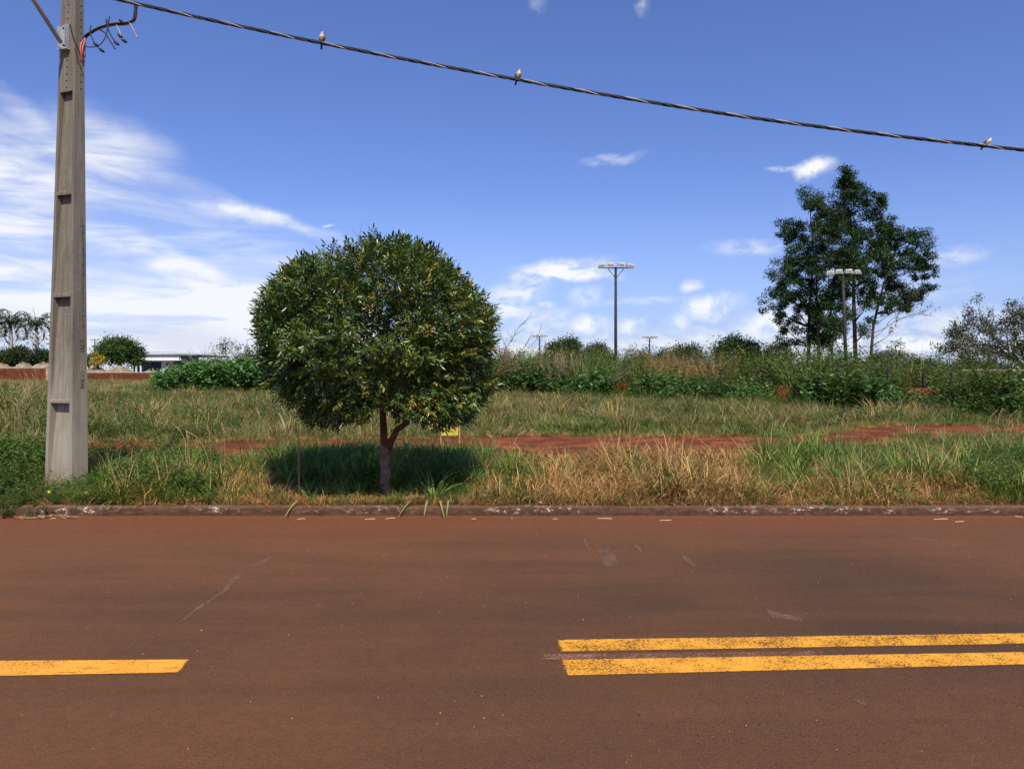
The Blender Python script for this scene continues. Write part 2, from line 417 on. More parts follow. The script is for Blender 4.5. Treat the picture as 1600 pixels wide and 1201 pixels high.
grid('ground', xs, spaced([(8.06, 0), (18, .25), (60, 1), (200, 8), (3000, 400)]), gz, M_GROUND)
grid('opposite_verge', [-2500, -60, 0, 60, 2500], [-2500, -60, -2, .26], lambda x, y: .10, M_GROUND)
grid('road', spaced([(-2500, 0), (-60, 500), (60, 10), (2500, 500)]), [.3, 2, 4, 6, 8.0], lambda x, y: 0.0, M_ROAD)
def kerb(name, y0, s):
    prof = [(0, -.05), (.0, .045), (.008, .078), (.025, .098), (.05, .108), (.11, .112), (.15, .108), (.152, -.05)]
    xs_ = spaced([(-200, 0), (-12, 8), (12, .12), (200, 8)])
    mb = MB(); V = []
    for x in xs_:
        for i, (a, z) in enumerate(prof):
            j = mnoise.noise(Vector((x * 2.2, i * .7, y0))) * .006 + mnoise.noise(Vector((x * .4, i * .2, y0))) * .008
            jt = .007 if (abs((x + .9) % 3.0) < .045) else 0
            V.append((x, y0 + s * (a + jt * (1 if i < 6 else 0) + j * (1 if i in (1, 2, 3, 4) else .3)), z - jt * (1 if i > 2 else 0) + (j * .8 if 1 < i < 7 else 0)))
    n = len(prof)
    F = [(i * n + j, i * n + j + 1, (i + 1) * n + j + 1, (i + 1) * n + j) for i in range(len(xs_) - 1) for j in range(n - 1)]
    if s > 0: F = [f[::-1] for f in F]
    mb.add(V, F); o = mb.build(name, M_KERB, smooth=True); o['kind'] = 'structure'
    return o
kerb('kerb', KERB_Y, 1); kerb('kerb', .40, -1)

# bare dirt track
def lerp_tab(tab, x):
    if x <= tab[0][0]: return tab[0][1]
    for (a, va), (b, vb) in zip(tab, tab[1:]):
        if x <= b: return va + (vb - va) * (x - a) / (b - a)
    return tab[-1][1]
NEAR = [(-40, 13.9), (-9.5, 13.8), (-8.4, 13.2), (-7.2, 13.3), (-6.4, 12.6), (-4.5, 12.2), (0, 12.15), (3.5, 12.3), (6.4, 13.6), (8.5, 16.2), (12, 17.0), (20, 17.5), (60, 20)]
FAR = [(-40, 14.0), (-9.5, 14.0), (-8.4, 14.9), (-7.2, 14.8), (-6.4, 14.6), (-4.5, 15.4), (0, 16.2), (3.5, 15.9), (6.4, 15.6), (8.5, 18.0), (12, 19.6), (20, 20.2), (60, 24)]
def ragged(x, s): return .28 * mnoise.noise(Vector((x * .9, s, 0))) + .12 * mnoise.noise(Vector((x * 3.7, s, 0)))
def near_e(x): return lerp_tab(NEAR, x) + ragged(x, 1.5)
def far_e(x): return lerp_tab(FAR, x) + ragged(x, 7.5)
def dirt():
    xs_ = spaced([(-40, 0), (-11, 1), (16, .12), (60, 1)]); V = []; n = 9
    for x in xs_:
        a, b = near_e(x), far_e(x)
        for j in range(n):
            y = a + (b - a) * j / (n - 1); V.append((x, y, gz(x, y) + .012 + .014 * mnoise.noise(Vector((x * 2, y * 2, 5)))))
    F = [(i * n + j, (i + 1) * n + j, (i + 1) * n + j + 1, i * n + j + 1) for i in range(len(xs_) - 1) for j in range(n - 1)]
    o = link('dirt_path', np_mesh('dirt_path', V, F), M_DIRT, smooth=True); o['kind'] = 'structure'
dirt()

# ------------------------------------------------------------------ road markings
def gpt(px, py): Y = FPX * H / (py - HZ); return ((px - 800) / FPX * Y, Y)
def strip(name, pts, z, mat, label=None, cat=None, kind=None, group=None, edge_w=.03, nx=80, ny=12):
    """pts: near-left, near-right, far-right, far-left on the road"""
    (ax, ay), (bx, by), (cx, cy), (dx, dy) = pts
    V, E = [], []
    Lx = math.hypot(bx - ax, by - ay); Ly = math.hypot(dx - ax, dy - ay)
    for j in range(ny + 1):
        for i in range(nx + 1):
            u, v = (i / nx), j / ny
            u = .5 - .5 * math.cos(PI * u) if nx > 20 else u
            x = (1 - u) * (1 - v) * ax + u * (1 - v) * bx + u * v * cx + (1 - u) * v * dx
            y = (1 - u) * (1 - v) * ay + u * (1 - v) * by + u * v * cy + (1 - u) * v * dy
            V.append((x, y, z)); E.append(min(1, min(u, 1 - u) * Lx / (edge_w * 2.2), min(v, 1 - v) * Ly / (edge_w * .6) + .22))
    F = [(j * (nx + 1) + i, j * (nx + 1) + i + 1, (j + 1) * (nx + 1) + i + 1, (j + 1) * (nx + 1) + i) for j in range(ny) for i in range(nx)]
    me = np_mesh(name, V, F)
    a = me.attributes.new('edge', 'FLOAT', 'POINT'); a.data.foreach_set('value', np.array(E, np.float32))
    o = link(name, me, mat); tag(o, label, cat, group, kind); return o
M_PAINT_A = paint_mat('yellow_road_paint_smooth', .79, (.82, .37, .035), (.76, .32, .03), pore=.6)
M_PAINT_B = paint_mat('yellow_road_paint_worn', .715)
M_PAINT_C = paint_mat('yellow_road_paint_speckled', .735)
M_RESIDUE = paint_mat('pale_scraped_residue', .66, (.30, .145, .08), (.24, .11, .06))
M_SCUFF = paint_mat('pale_scuff', .67, (.20, .115, .07), (.18, .095, .055))
def ext(p, q, x):                            # carry the line p-q on to abscissa x
    t = (x - p[0]) / (q[0] - p[0]); return (x, p[1] + (q[1] - p[1]) * t)
a, b = gpt(880, 1056), gpt(1600, 1038.5); c, d = gpt(1600, 1019), gpt(873, 1031)
strip('centre_line', (a, ext(a, b, 40), ext(d, c, 40), d), .004, M_PAINT_C, 'nearer of the two parallel yellow lines on the right half of the road', 'road marking', group='painted centre lines')
a, b = gpt(873, 1018.5), gpt(1600, 1006); c, d = gpt(1600, 989.5), gpt(866, 1000)
strip('centre_line', (a, ext(a, b, 40), ext(d, c, 40), d), .004, M_PAINT_B, 'farther, more speckled of the two parallel yellow lines on the right half of the road', 'road marking', group='painted centre lines')
a, b = gpt(0, 1056.5), gpt(285, 1051); c, d = gpt(300, 1030.5), gpt(0, 1032.5)
strip('centre_line', (ext(b, a, -9), b, c, ext(c, d, -9)), .004, M_PAINT_A, 'single yellow line with a slanted end on the left half of the road', 'road marking', group='painted centre lines')
strip('scraped_residue', (gpt(822, 1032), gpt(1300, 1024), gpt(1300, 1017), gpt(830, 1022)), .003, M_RESIDUE, kind='structure', edge_w=.10)
def scuff(pts, w):
    P = [Vector((*gpt(*p), .0025)) for p in pts]
    V, E = [], []
    for i, p in enumerate(P):
        t = (P[min(i + 1, len(P) - 1)] - P[max(i - 1, 0)]).normalized(); s_ = Vector((t.y, -t.x, 0))
        ww = w[i]
        for kx in (-1, -.3, .3, 1): V.append(p + s_ * ww * kx); E.append(.25 if abs(kx) == 1 or i in (0, len(P) - 1) else .8)
    F = [(i * 4 + j, i * 4 + j + 1, i * 4 + j + 5, i * 4 + j + 4) for i in range(len(P) - 1) for j in range(3)]
    me = np_mesh('scuff_mark', [tuple(v) for v in V], F)
    a_ = me.attributes.new('edge', 'FLOAT', 'POINT'); a_.data.foreach_set('value', np.array(E, np.float32))
    o = link('scuff_mark', me, M_SCUFF); o['kind'] = 'structure'
scuff([(436, 862), (400, 884), (366, 905), (350, 924), (318, 944), (280, 974)], [.03, .035, .03, .018, .018, .015])
scuff([(941, 858), (945, 862), (956, 882), (960, 886)], [.05, .075, .075, .06])
scuff([(1062, 860), (1072, 872), (1090, 888)], [.015, .03, .03])
scuff([(912, 838), (916, 850), (924, 862)], [.012, .016, .022])
scuff([(990, 850), (998, 856), (1004, 864)], [.012, .02, .02])
scuff([(1195, 952), (1215, 962), (1260, 968)], [.02, .07, .05])
scuff([(1405, 838), (1440, 842), (1475, 846)], [.03, .06, .03])
scuff([(1330, 1092), (1345, 1096), (1352, 1102)], [.01, .02, .015])

# ------------------------------------------------------------------ scatter with geometry nodes
def scatter(name, protos, P, rot, scl, idx, kind='stuff', label=None, cat=None):
    pc = bpy.data.collections.new(name + '_sources')
    for i, (me, mat) in enumerate(protos):
        if not me.materials: me.materials.append(mat)
        o = bpy.data.objects.new('%s_source_%02d' % (name, i), me); pc.objects.link(o)
    me = bpy.data.meshes.new(name); P = np.asarray(P, np.float32)
    me.vertices.add(len(P)); me.vertices.foreach_set('co', P.ravel())
    a = me.attributes.new('rot', 'FLOAT_VECTOR', 'POINT'); a.data.foreach_set('vector', np.asarray(rot, np.float32).ravel())
    a = me.attributes.new('scl', 'FLOAT_VECTOR', 'POINT'); a.data.foreach_set('vector', np.asarray(scl, np.float32).ravel())
    a = me.attributes.new('idx', 'INT', 'POINT'); a.data.foreach_set('value', np.asarray(idx, np.int32))
    o = bpy.data.objects.new(name, me); COL.objects.link(o)
    g = bpy.data.node_groups.new(name + '_scatter', 'GeometryNodeTree')
    g.interface.new_socket('Geometry', in_out='INPUT', socket_type='NodeSocketGeometry')
    g.interface.new_socket('Geometry', in_out='OUTPUT', socket_type='NodeSocketGeometry')
    gi = g.nodes.new('NodeGroupInput'); go = g.nodes.new('NodeGroupOutput')
    ci = g.nodes.new('GeometryNodeCollectionInfo'); ci.inputs[0].default_value = pc
    ci.inputs['Separate Children'].default_value = True; ci.inputs['Reset Children'].default_value = True
    ip = g.nodes.new('GeometryNodeInstanceOnPoints'); ip.inputs['Pick Instance'].default_value = True
    def na(nm, typ):
        nd = g.nodes.new('GeometryNodeInputNamedAttribute'); nd.data_type = typ; nd.inputs[0].default_value = nm
        return next(s for s in nd.outputs if s.enabled and s.name == 'Attribute')
    L = g.links.new
    L(gi.outputs[0], ip.inputs['Points']); L(ci.outputs[0], ip.inputs['Instance'])
    L(na('idx', 'INT'), ip.inputs['Instance Index'])
    e2r = g.nodes.new('FunctionNodeEulerToRotation'); L(na('rot', 'FLOAT_VECTOR'), e2r.inputs[0])
    L(e2r.outputs[0], ip.inputs['Rotation']); L(na('scl', 'FLOAT_VECTOR'), ip.inputs['Scale'])
    L(ip.outputs[0], go.inputs[0])
    md = o.modifiers.new('scatter', 'NODES'); md.node_group = g
    if kind: o['kind'] = kind
    if label: o['label'] = label
    if cat: o['category'] = cat
    return o

def blades_mesh(name, n, R0, hmin, hmax, w, lean, cols, curl=.5, seg=4, flop=0.0, seeds=0.0):
    """a tuft: n tapering, curving blades rooted within radius R0"""
    th = rng.uniform(0, 2 * PI, n); r = R0 * np.sqrt(rng.uniform(0, 1, n))
    base = np.stack([r * np.cos(th), r * np.sin(th), np.full(n, -.02)], 1)
    az = th + rng.normal(0, .9, n)
    d0 = np.stack([np.cos(az), np.sin(az), np.zeros(n)], 1)
    side = np.stack([-np.sin(az), np.cos(az), np.zeros(n)], 1)
    Ln = rng.uniform(hmin, hmax, n); ln = rng.uniform(.3, 1, n) * lean; cu = rng.uniform(.2, 1, n) * curl
    tw = rng.normal(0, .35, n)
    ww = w * rng.uniform(.6, 1.3, n)
    C = np.array(cols)[rng.integers(0, len(cols), n)] * rng.uniform(.75, 1.2, (n, 1))
    V = np.empty((n, 2 * seg + 1, 3)); pos = base.copy(); cc = np.empty((n, 2 * seg + 1, 3))
    for s in range(seg + 1):
        t = s / seg; ang = ln + cu * t * t * 2.0
        dirv = d0 * np.sin(ang)[:, None] + np.array([0, 0, 1.0]) * np.cos(ang)[:, None] + side * (np.sin(tw * t * 3) * .4)[:, None]
        if s > 0: pos = pos + dirv * (Ln / seg)[:, None]
        wd = ww * (1 - t) ** .7 if s else ww * .7
        fade = (.72 + .28 * min(1, t * 2.2)); cc_ = C * fade if flop else C
        if s < seg:
            V[:, 2 * s] = pos - side * wd[:, None] * .5; V[:, 2 * s + 1] = pos + side * wd[:, None] * .5
            cc[:, 2 * s] = C; cc[:, 2 * s + 1] = C
        else: V[:, 2 * s] = pos; cc[:, 2 * s] = C
    k = 2 * seg + 1; F = []
    for s in range(seg - 1): F.append((2 * s, 2 * s + 1, 2 * s + 3, 2 * s + 2))
    F.append((2 * seg - 2, 2 * seg - 1, 2 * seg, 2 * seg))
    Fq = (np.arange(n)[:, None, None] * k + np.array(F)[None])
    tri = Fq[:, -1, :3]; quad = Fq[:, :-1].reshape(-1, 4)
    me = bpy.data.meshes.new(name)
    me.from_pydata(V.reshape(-1, 3).tolist(), [], quad.tolist() + tri.tolist())
    a = me.color_attributes.new('Col', 'FLOAT_COLOR', 'POINT')
    arr = np.ones((n * k, 4), np.float32); arr[:, :3] = cc.reshape(-1, 3); a.data.foreach_set('color', arr.ravel()); me.update()
    return me
def weed_mesh(name, stems, R0, h, leaf, cols, per=12, droop=.2, wid=.45):
    """leafy weed: several stems carrying leaves"""
    A = []
    P, D, U, L, W, C = [], [], [], [], [], []
    for s in range(stems):
        th = random.uniform(0, 2 * PI); r = R0 * math.sqrt(random.random()); b = Vector((r * math.cos(th), r * math.sin(th), 0))
        hh = h * random.uniform(.5, 1.0); lean = Vector((math.cos(th), math.sin(th), 0)) * random.uniform(.05, .5) * hh
        for q in range(per):
            t = (q + random.random()) / per; t = t ** .8
            p = b + lean * t * t + Vector((0, 0, hh * t)); a = random.uniform(0, 2 * PI)
            P.append(p); D.append((math.cos(a), math.sin(a), random.uniform(-.3, .7) - droop)); U.append((random.gauss(0, .25), random.gauss(0, .25), 1))
            l = leaf * random.uniform(.6, 1.25) * (1.1 - .4 * t); L.append(l); W.append(l * wid)
            c = random.choice(cols); f = random.uniform(.75, 1.2); C.append((c[0] * f, c[1] * f, c[2] * f))
    V, F, CC = leaf_arrays(np.array([tuple(p) for p in P]), np.array(D), np.array(U), np.array(L), np.array(W), np.array(C))
    return np_mesh(name, V, F, CC)

DRYC = [(.44, .28, .13), (.30, .18, .08), (.60, .44, .24), (.15, .08, .04), (.40, .29, .13), (.09, .05, .03), (.52, .35, .17)]
GRN = [(.085, .15, .038), (.13, .20, .05), (.04, .075, .02), (.17, .22, .06), (.30, .30, .11), (.06, .11, .03)]
LONGG = [(.085, .185, .05), (.13, .25, .08), (.05, .11, .03), (.19, .30, .11)]
OLIVE = [(.24, .24, .15), (.15, .18, .09), (.36, .31, .23), (.07, .10, .045), (.42, .37, .28), (.19, .15, .10), (.13, .17, .08)]
CASTL = [(.08, .17, .07), (.11, .21, .09)]
WEED = [(.06, .13, .035), (.085, .16, .04), (.05, .10, .028), (.11, .17, .05)]
dry_p = [(blades_mesh('dry_tuft', 42, .13, .12, .40, .0085, .95, DRYC, curl=1.3), M_DRY) for _ in range(6)]
straw_p = [(blades_mesh('straw_tuft', 20, .08, .30, .60, .006, .45, DRYC[:3] + OLIVE[2:3], curl=.5), M_DRY) for _ in range(3)]
grn_p = [(blades_mesh('green_tuft', 38, .12, .14, .42, .012, .75, GRN, curl=1.0), M_GRASS) for _ in range(5)]
long_p = [(blades_mesh('long_blade_tuft', 26, .07, .30, .68, .019, .55, LONGG, curl=.85, seg=6), M_GRASS) for _ in range(4)]
mat_p = [(blades_mesh('flat_litter', 40, .16, .10, .28, .005, 1.45, DRYC, curl=.3), M_DRY) for _ in range(3)]
weed_p = [(weed_mesh('weed', 9, .11, .30, .045, WEED, 14), M_SHRUB) for _ in range(4)]
ALLP = dry_p + straw_p + grn_p + long_p + mat_p + weed_p
I_DRY, I_STR, I_GRN, I_LONG, I_MAT, I_WEED = range(0, 6), range(6, 9), range(9, 14), range(14, 18), range(18, 21), range(21, 25)

def pxx(x, y): return 800 + FPX * x / y
def pick(mix):
    t = random.random() * sum(w for _, w in mix)
    for r_, w in mix:
        t -= w
        if t <= 0: return random.choice(list(r_))
    return mix[-1][0][0]
def fore_zone(px, y):
    """what grows where on the verge; y runs 8.1 at the kerb to about 12"""
    back = (y - 8.1) / 3.5
    nz = mnoise.noise(Vector((px * .012, y * .9, 4)))
    if px < 150: return [(I_WEED, 5), (I_GRN, 2.5), (I_DRY, .5 + 1.5 * (back > .3 and nz > .1))], 1.0 + .25 * (px < 60) * (back > .4)
    if px < 345: return [(I_WEED, 3.2 if nz > -.15 else 1), (I_GRN, 3.5), (I_DRY, 1.6 + (1.5 if back < .25 else 0)), (I_STR, .3)], .95
    if px < 455: return [(I_DRY, 5 if back < .55 else 1.5), (I_GRN, 2.4), (I_STR, .3)], .8
    if px < 735:
        return [(I_LONG, 3.0), (I_GRN, 2.0), (I_DRY, .8 if back < .3 else .2), (I_WEED, .5)], (.55 if back < .12 else .85)
    if px < 830: return [(I_DRY, 3.5), (I_GRN, 2.6 if nz > -.1 or back > .5 else 1), (I_LONG, .5 if back > .4 else .1), (I_STR, .2)], .85
    if px < 1180: return [(I_DRY, 6.5), (I_GRN, 1.2 if nz > .12 else .35), (I_STR, .35)], 1.0
    if px < 1540: return [(I_DRY, 4.6 if back < .33 else 1.2), (I_GRN, 3.5 if back > .25 else 1.3), (I_LONG, 1.3 if back > .35 and nz > -.2 else .15), (I_STR, .3)], 1.0
    return [(I_WEED, 2.5 if back > .4 else .6), (I_GRN, 2.8), (I_DRY, 2.2)], 1.05
P, RT, SC, ID = [], [], [], []
def put(lst, x, y, i, s, sz=None, tilt=.12, z=None):
    P, RT, SC, ID = lst
    P.append((x, y, gz(x, y) if z is None else z)); RT.append((random.gauss(0, tilt), random.gauss(0, tilt), random.uniform(0, 6.28)))
    SC.append((s, s, sz if sz else s)); ID.append(i)
FG = ([], [], [], [])
NF = 6200
for q in range(NF):
    y = random.uniform(8.12, 12.2); x = random.uniform(-.78 * y - .6, .80 * y + .8)
    ne = near_e(x); px = pxx(x, y)
    lim = min(ne - .35, 11.7 + .5 * mnoise.noise(Vector((x * .5, 2, 0))))
    if px > 1200: lim = ne - .2
    if px < 340: lim = 12.2
    if y > lim: continue
    mixx, hs = fore_zone(px, y)
    thin = mnoise.noise(Vector((x * 1.7, y * 1.7, 9)))
    if 455 < px < 735 and y < 8.6 and random.random() < .72: continue
    if 575 < px < 632 and y < 9.0 and random.random() < .8: continue
    if thin < -.22 and random.random() < .75: continue
    s = hs * random.uniform(.65, 1.3) * (1.13 + .5 * mnoise.noise(Vector((x * .8, y * .8, 20))))
    e = min(1, (y - 8.08) / .35); s *= .5 + .5 * e
    if 55 < px < 165 and y < 9.35: s *= .55
    if px < 60: s *= 1.15
    if 455 < px < 735 and y < 8.95: s *= .5
    i = pick(mixx)
    if i in I_LONG: s *= .8
    put(FG, x, y, i, s)
for q in range(1500):                         # litter and low growth right behind the kerb
    y = 8.09 + abs(random.gauss(0, .25)); x = random.uniform(-7, 7.2)
    px = pxx(x, y)
    put(FG, x, y, pick([(I_MAT, 3), (I_DRY, 1.2), (I_GRN, .5 if px > 200 else 2), (I_WEED, 3.5 if px < 170 else .1)]), random.uniform(.4, .75), random.uniform(.3, .6))
# weeds spilling over the kerb at the far left
for q in range(46):
    x = random.uniform(-6.6, -4.9); y = random.uniform(7.86, 8.12)
    if x > -5.35 and random.random() < .75: continue
    put(FG, x, y, random.choice(list(I_WEED)), random.uniform(.35, .6), random.uniform(.3, .55), z=.03 if y < 7.93 else .1)
# ragged growth on the dirt strip's borders and stray stalks across it
for q in range(3600):
    x = random.uniform(-13, 15); e = random.random()
    y = (near_e(x) - abs(random.gauss(0, .3))) if e < .45 else (far_e(x) + abs(random.gauss(0, .35)) - .1)
    put(FG, x, y, pick([(I_MAT, 3), (I_DRY, 2), (I_GRN, 1.0), (I_STR, .25)]), random.uniform(.35, .8), random.uniform(.25, .7))
for q in range(900):
    x = random.uniform(-9, 13)
    if x < 5 and mnoise.noise(Vector((x * .8, 3, 3))) < .12 and random.random() < .8: continue
    if x > 5 and random.random() < .2: continue; y = random.uniform(near_e(x), far_e(x))
    put(FG, x, y, pick([(I_MAT, 4), (I_DRY, 1), (I_GRN, 2 if x > 5 else .1)]), random.uniform(.3, .8), random.uniform(.15, .35) * (1.6 if x > 5 else 1))
# shaded long grass around the tree reaching back over the dirt
for q in range(330):
    x = random.uniform(-4.1, -.3); y = random.uniform(10.6, 12.6)
    put(FG, x, y, pick([(I_LONG, 3), (I_STR, 1.2), (I_GRN, 1.5)]), random.uniform(.6, .95))
scatter('verge_grass', ALLP, *FG)

# mid field -------------------------------------------------------------------------
fd = [(blades_mesh('field_tuft', 60, .26, .16, .46, .016, .6, OLIVE + GRN[3:], curl=.7, seg=3), M_GRASS) for _ in range(4)]
fg = [(blades_mesh('field_green_tuft', 60, .24, .16, .42, .019, .55, GRN + LONGG[:2], curl=.6, seg=3), M_GRASS) for _ in range(3)]
fs = [(blades_mesh('field_straw_tuft', 45, .24, .25, .62, .013, .45, DRYC[:3] + OLIVE, curl=.5, seg=3), M_DRY) for _ in range(3)]
fw = [(weed_mesh('field_weed', 12, .28, .42, .07, WEED + OLIVE[1:2], 14), M_SHRUB) for _ in range(3)]
ft = [(blades_mesh('field_tussock', 70, .34, .35, .95, .020, .6, OLIVE + OLIVE[:3] + DRYC[:2], curl=.9, seg=4), M_GRASS) for _ in range(3)]
fk = [(weed_mesh('field_tall_weed', 14, .34, .8, .08, WEED + CASTL, 18, .05, .5), M_SHRUB) for _ in range(3)]
FP = fd + fg + fs + fw + ft + fk
J_D, J_G, J_S, J_W, J_T, J_K = range(0, 4), range(4, 7), range(7, 10), range(10, 13), range(13, 16), range(16, 19)
def wall_y(x): return 41.0 - (x - 6.2) * 1.62           # line of the overgrown wall
MF = ([], [], [], [])
q = 0
while q < 13000:
    y = 12.2 + 33 * random.random() ** .88; x = random.uniform(-.78 * y - 1, .78 * y + 1)
    if y < far_e(x) + .05: 
        if y > near_e(x) - .15 or -8.8 < x < 6: continue
    if x > 0 and y > wall_y(x) - .3: continue
    q += 1
    px = pxx(x, y); nz = mnoise.noise(Vector((x * .22, y * .22, 8))); n2 = mnoise.noise(Vector((x * .6, y * .6, 18)))
    if px < 450: mx = [(J_D, 4), (J_G, 1.6 + 3 * (n2 > .2)), (J_S, 1.3), (J_W, 1.0 + 3.5 * (n2 > .1 and px < 360))]
    else: mx = [(J_D, 4), (J_G, 1 + 5.5 * (nz > .08)), (J_S, .8 + .8 * (nz < -.1)), (J_W, .8 + 1.6 * (n2 > .2))]
    s = random.uniform(.5, 1.1) * (1.05 + .6 * n2)
    if px < 110 and y < 24: s *= 1.5
    e = (y - far_e(x)); 
    if e < 1.2: s *= .6
    if e > 2 and random.random() < (.07 + .12 * (n2 > .1)): mx = [(J_T, 3), (J_K, 1.2 if px < 450 else .5)]; s *= .85
    if x > 0 and wall_y(x) - y < 7 and random.random() < .3: mx = [(J_K, 3), (J_G, 1)]
    put(MF, x, y, pick(mx), s)
scatter('field_grass', FP, *MF)
# far left field
LF = ([], [], [], [])
q = 0
while q < 7500:
    y = 40 + 72 * random.random() ** .8; x = random.uniform(-.80 * y, .05 * y)
    if x > 0 and y > wall_y(x) - .3: continue
    q += 1
    put(LF, x, y, pick([(J_D, 5), (J_G, 1.0), (J_S, 2), (J_W, .5), (J_T, .8)]), random.uniform(1.0, 1.9), random.uniform(.8, 1.5))
scatter('distant_field_grass', FP, *LF)

# ------------------------------------------------------------------ leafy undergrowth against the wall
CAST = [(.075, .18, .075), (.105, .225, .10), (.04, .09, .035), (.17, .31, .15)]
DARKG = [(.05, .095, .03), (.07, .12, .035), (.04, .075, .025), (.10, .13, .045), (.12, .14, .06)]
SCRUB = [(.12, .20, .07), (.15, .21, .08), (.035, .06, .02), (.19, .20, .09), (.05, .09, .03)]
und_p = [(weed_mesh('broadleaf_clump', 16, .5, 1.05, .21, CAST, 13, .25, .8), M_SHRUB) for _ in range(4)]
scr_p = [(weed_mesh('scrub_clump', 22, .7, 1.8, .17, SCRUB, 18, .05, .35), M_SHRUB) for _ in range(4)]
dk_p = [(weed_mesh('dark_scrub_clump', 22, .7, 1.8, .16, DARKG, 18, .1, .5), M_SHRUB) for _ in range(3)]
br_p = [(blades_mesh('brown_brush', 130, .5, .8, 1.9, .028, .4, [(.30, .19, .10), (.24, .14, .075), (.36, .25, .14)], curl=.35, seg=3), M_DRY) for _ in range(3)]
sg_p = [(blades_mesh('tall_reed_clump', 120, .5, .9, 2.1, .035, .4, SCRUB + [(.17, .19, .08)], curl=.45, seg=4), M_GRASS) for _ in range(3)]
UP = und_p + scr_p + dk_p + br_p + sg_p
K_U, K_S, K_D, K_B, K_R = range(0, 4), range(4, 8), range(8, 11), range(11, 14), range(14, 17)
UG = ([], [], [], [])
for q in range(1000):                          # in front of the wall
    x = random.uniform(-1.8, 21); yw = wall_y(max(x, 2.5)); off = random.uniform(.5, 4.0)
    y = yw - off * (1.35 if x < 6 else 1.15) + mnoise.noise(Vector((x * .5, 0, 0))) * .8
    px = pxx(x, y)
    if 940 < px < 1002 or 1188 < px < 1262 or (1400 < px < 1450 and random.random() < .85): continue
    s = random.uniform(.65, 1.25) * (1.2 if px < 950 else 1 if px < 1190 else .84) * (.9 if off > 2.6 else 1.05)
    hn = 1.12 + .42 * mnoise.noise(Vector((x * .45, 11, 2))) + .3 * mnoise.noise(Vector((x * 1.4, y, 2)))
    put(UG, x, y, pick([(K_U, 6), (K_D, .5), (K_S, .8), (K_R, .25)]), s * hn, s * hn * random.uniform(.8, 1.1))
for q in range(26):                           # low growth below the bare patches of the wall
    x = random.choice((random.uniform(5.2, 7.0), random.uniform(10.9, 12.8), random.uniform(13.8, 15.4))); y = wall_y(x) - random.uniform(1.2, 2.6)
    s = random.uniform(.24, .42); put(UG, x, y, pick([(K_U, 1)]), s, s * .8)
for q in range(60):                           # right end, nearer
    x = random.uniform(15.3, 19); y = wall_y(x) - random.uniform(.3, 3.2)
    s = random.uniform(.75, .95); put(UG, x, y, pick([(K_U, 5), (K_S, 1)]), s)
scatter('leafy_undergrowth', UP, *UG)
SB = ([], [], [], [])
for q in range(2300):                         # scrub behind the wall
    y = random.uniform(22, 62); x = random.uniform(-3, .78 * y)
    yw = wall_y(x)
    if y < yw + .4: continue
    px = pxx(x, y)
    if y > yw + 22: continue
    top = 1.0
    back = (y - yw)
    hgt = lerp_tab([(700, 552), (800, 553), (950, 555), (1000, 552), (1150, 550), (1290, 550), (1360, 562), (1450, 566), (1500, 578), (1600, 582)], px)
    want = (HZ - hgt) / FPX * y + H - .1       # plants here stand about this tall
    want *= random.uniform(.7, 1.3) * (1 + .25 * mnoise.noise(Vector((x * .3, y * .3, 6))))
    if back < 2.6 and px > 1000: want = random.uniform(.8, 1.35)
    brown = (1015 < px < 1128 and back < 9) 
    m_ = [(K_B, 1)] if brown else [(K_S, 3), (K_R, .7), (K_D, 2.4 if px > 1250 else 1.6), (K_U, 1.5), (K_B, .1)]
    if 780 < px < 900: m_ = [(K_R, 3), (K_S, 2), (K_B, .8)]
    i = pick(m_); native = 1.8
    s = want / native; put(SB, x, y, i, min(1.25, s * 1.05), s, tilt=.06)
for q in range(420):                          # screen of scrub between tree and wall end
    y = random.uniform(44, 56); x = random.uniform(-5, 3)
    put(SB, x, y, pick([(K_S, 3), (K_R, 2), (K_U, 2)]), random.uniform(.8, 1.3), random.uniform(.7, 1.25))
scatter('scrub_behind_wall', UP, *SB)
# broadleaf thicket left of the street tree
TH = ([], [], [], [])
for q in range(520):
    px = random.uniform(255, 470); y = random.uniform(46, 58); x = (px - 800) / FPX * y
    topy = lerp_tab([(225, 596), (255, 580), (285, 568), (320, 561), (380, 557), (440, 556), (470, 556)], px)
    want = ((HZ - topy) / FPX * y + H) * random.uniform(.6, 1.0)
    s = max(.3, want / 1.05); put(TH, x, y, pick([(K_U, 1)]), min(s, 1.5), s)
for q in range(40):
    px = random.uniform(188, 250); y = random.uniform(50, 56); x = (px - 800) / FPX * y; s = random.uniform(.3, .65); put(TH, x, y, pick([(K_U, 1)]), s)
for q in range(900):
    px = random.uniform(440, 800); y = random.uniform(45, 60); x = (px - 800) / FPX * y
    s = random.uniform(1.2, 2.2); put(TH, x, y, pick([(K_U, 3), (K_S, .5)]), s * .8, s)
scatter('broadleaf_thicket', UP, *TH)

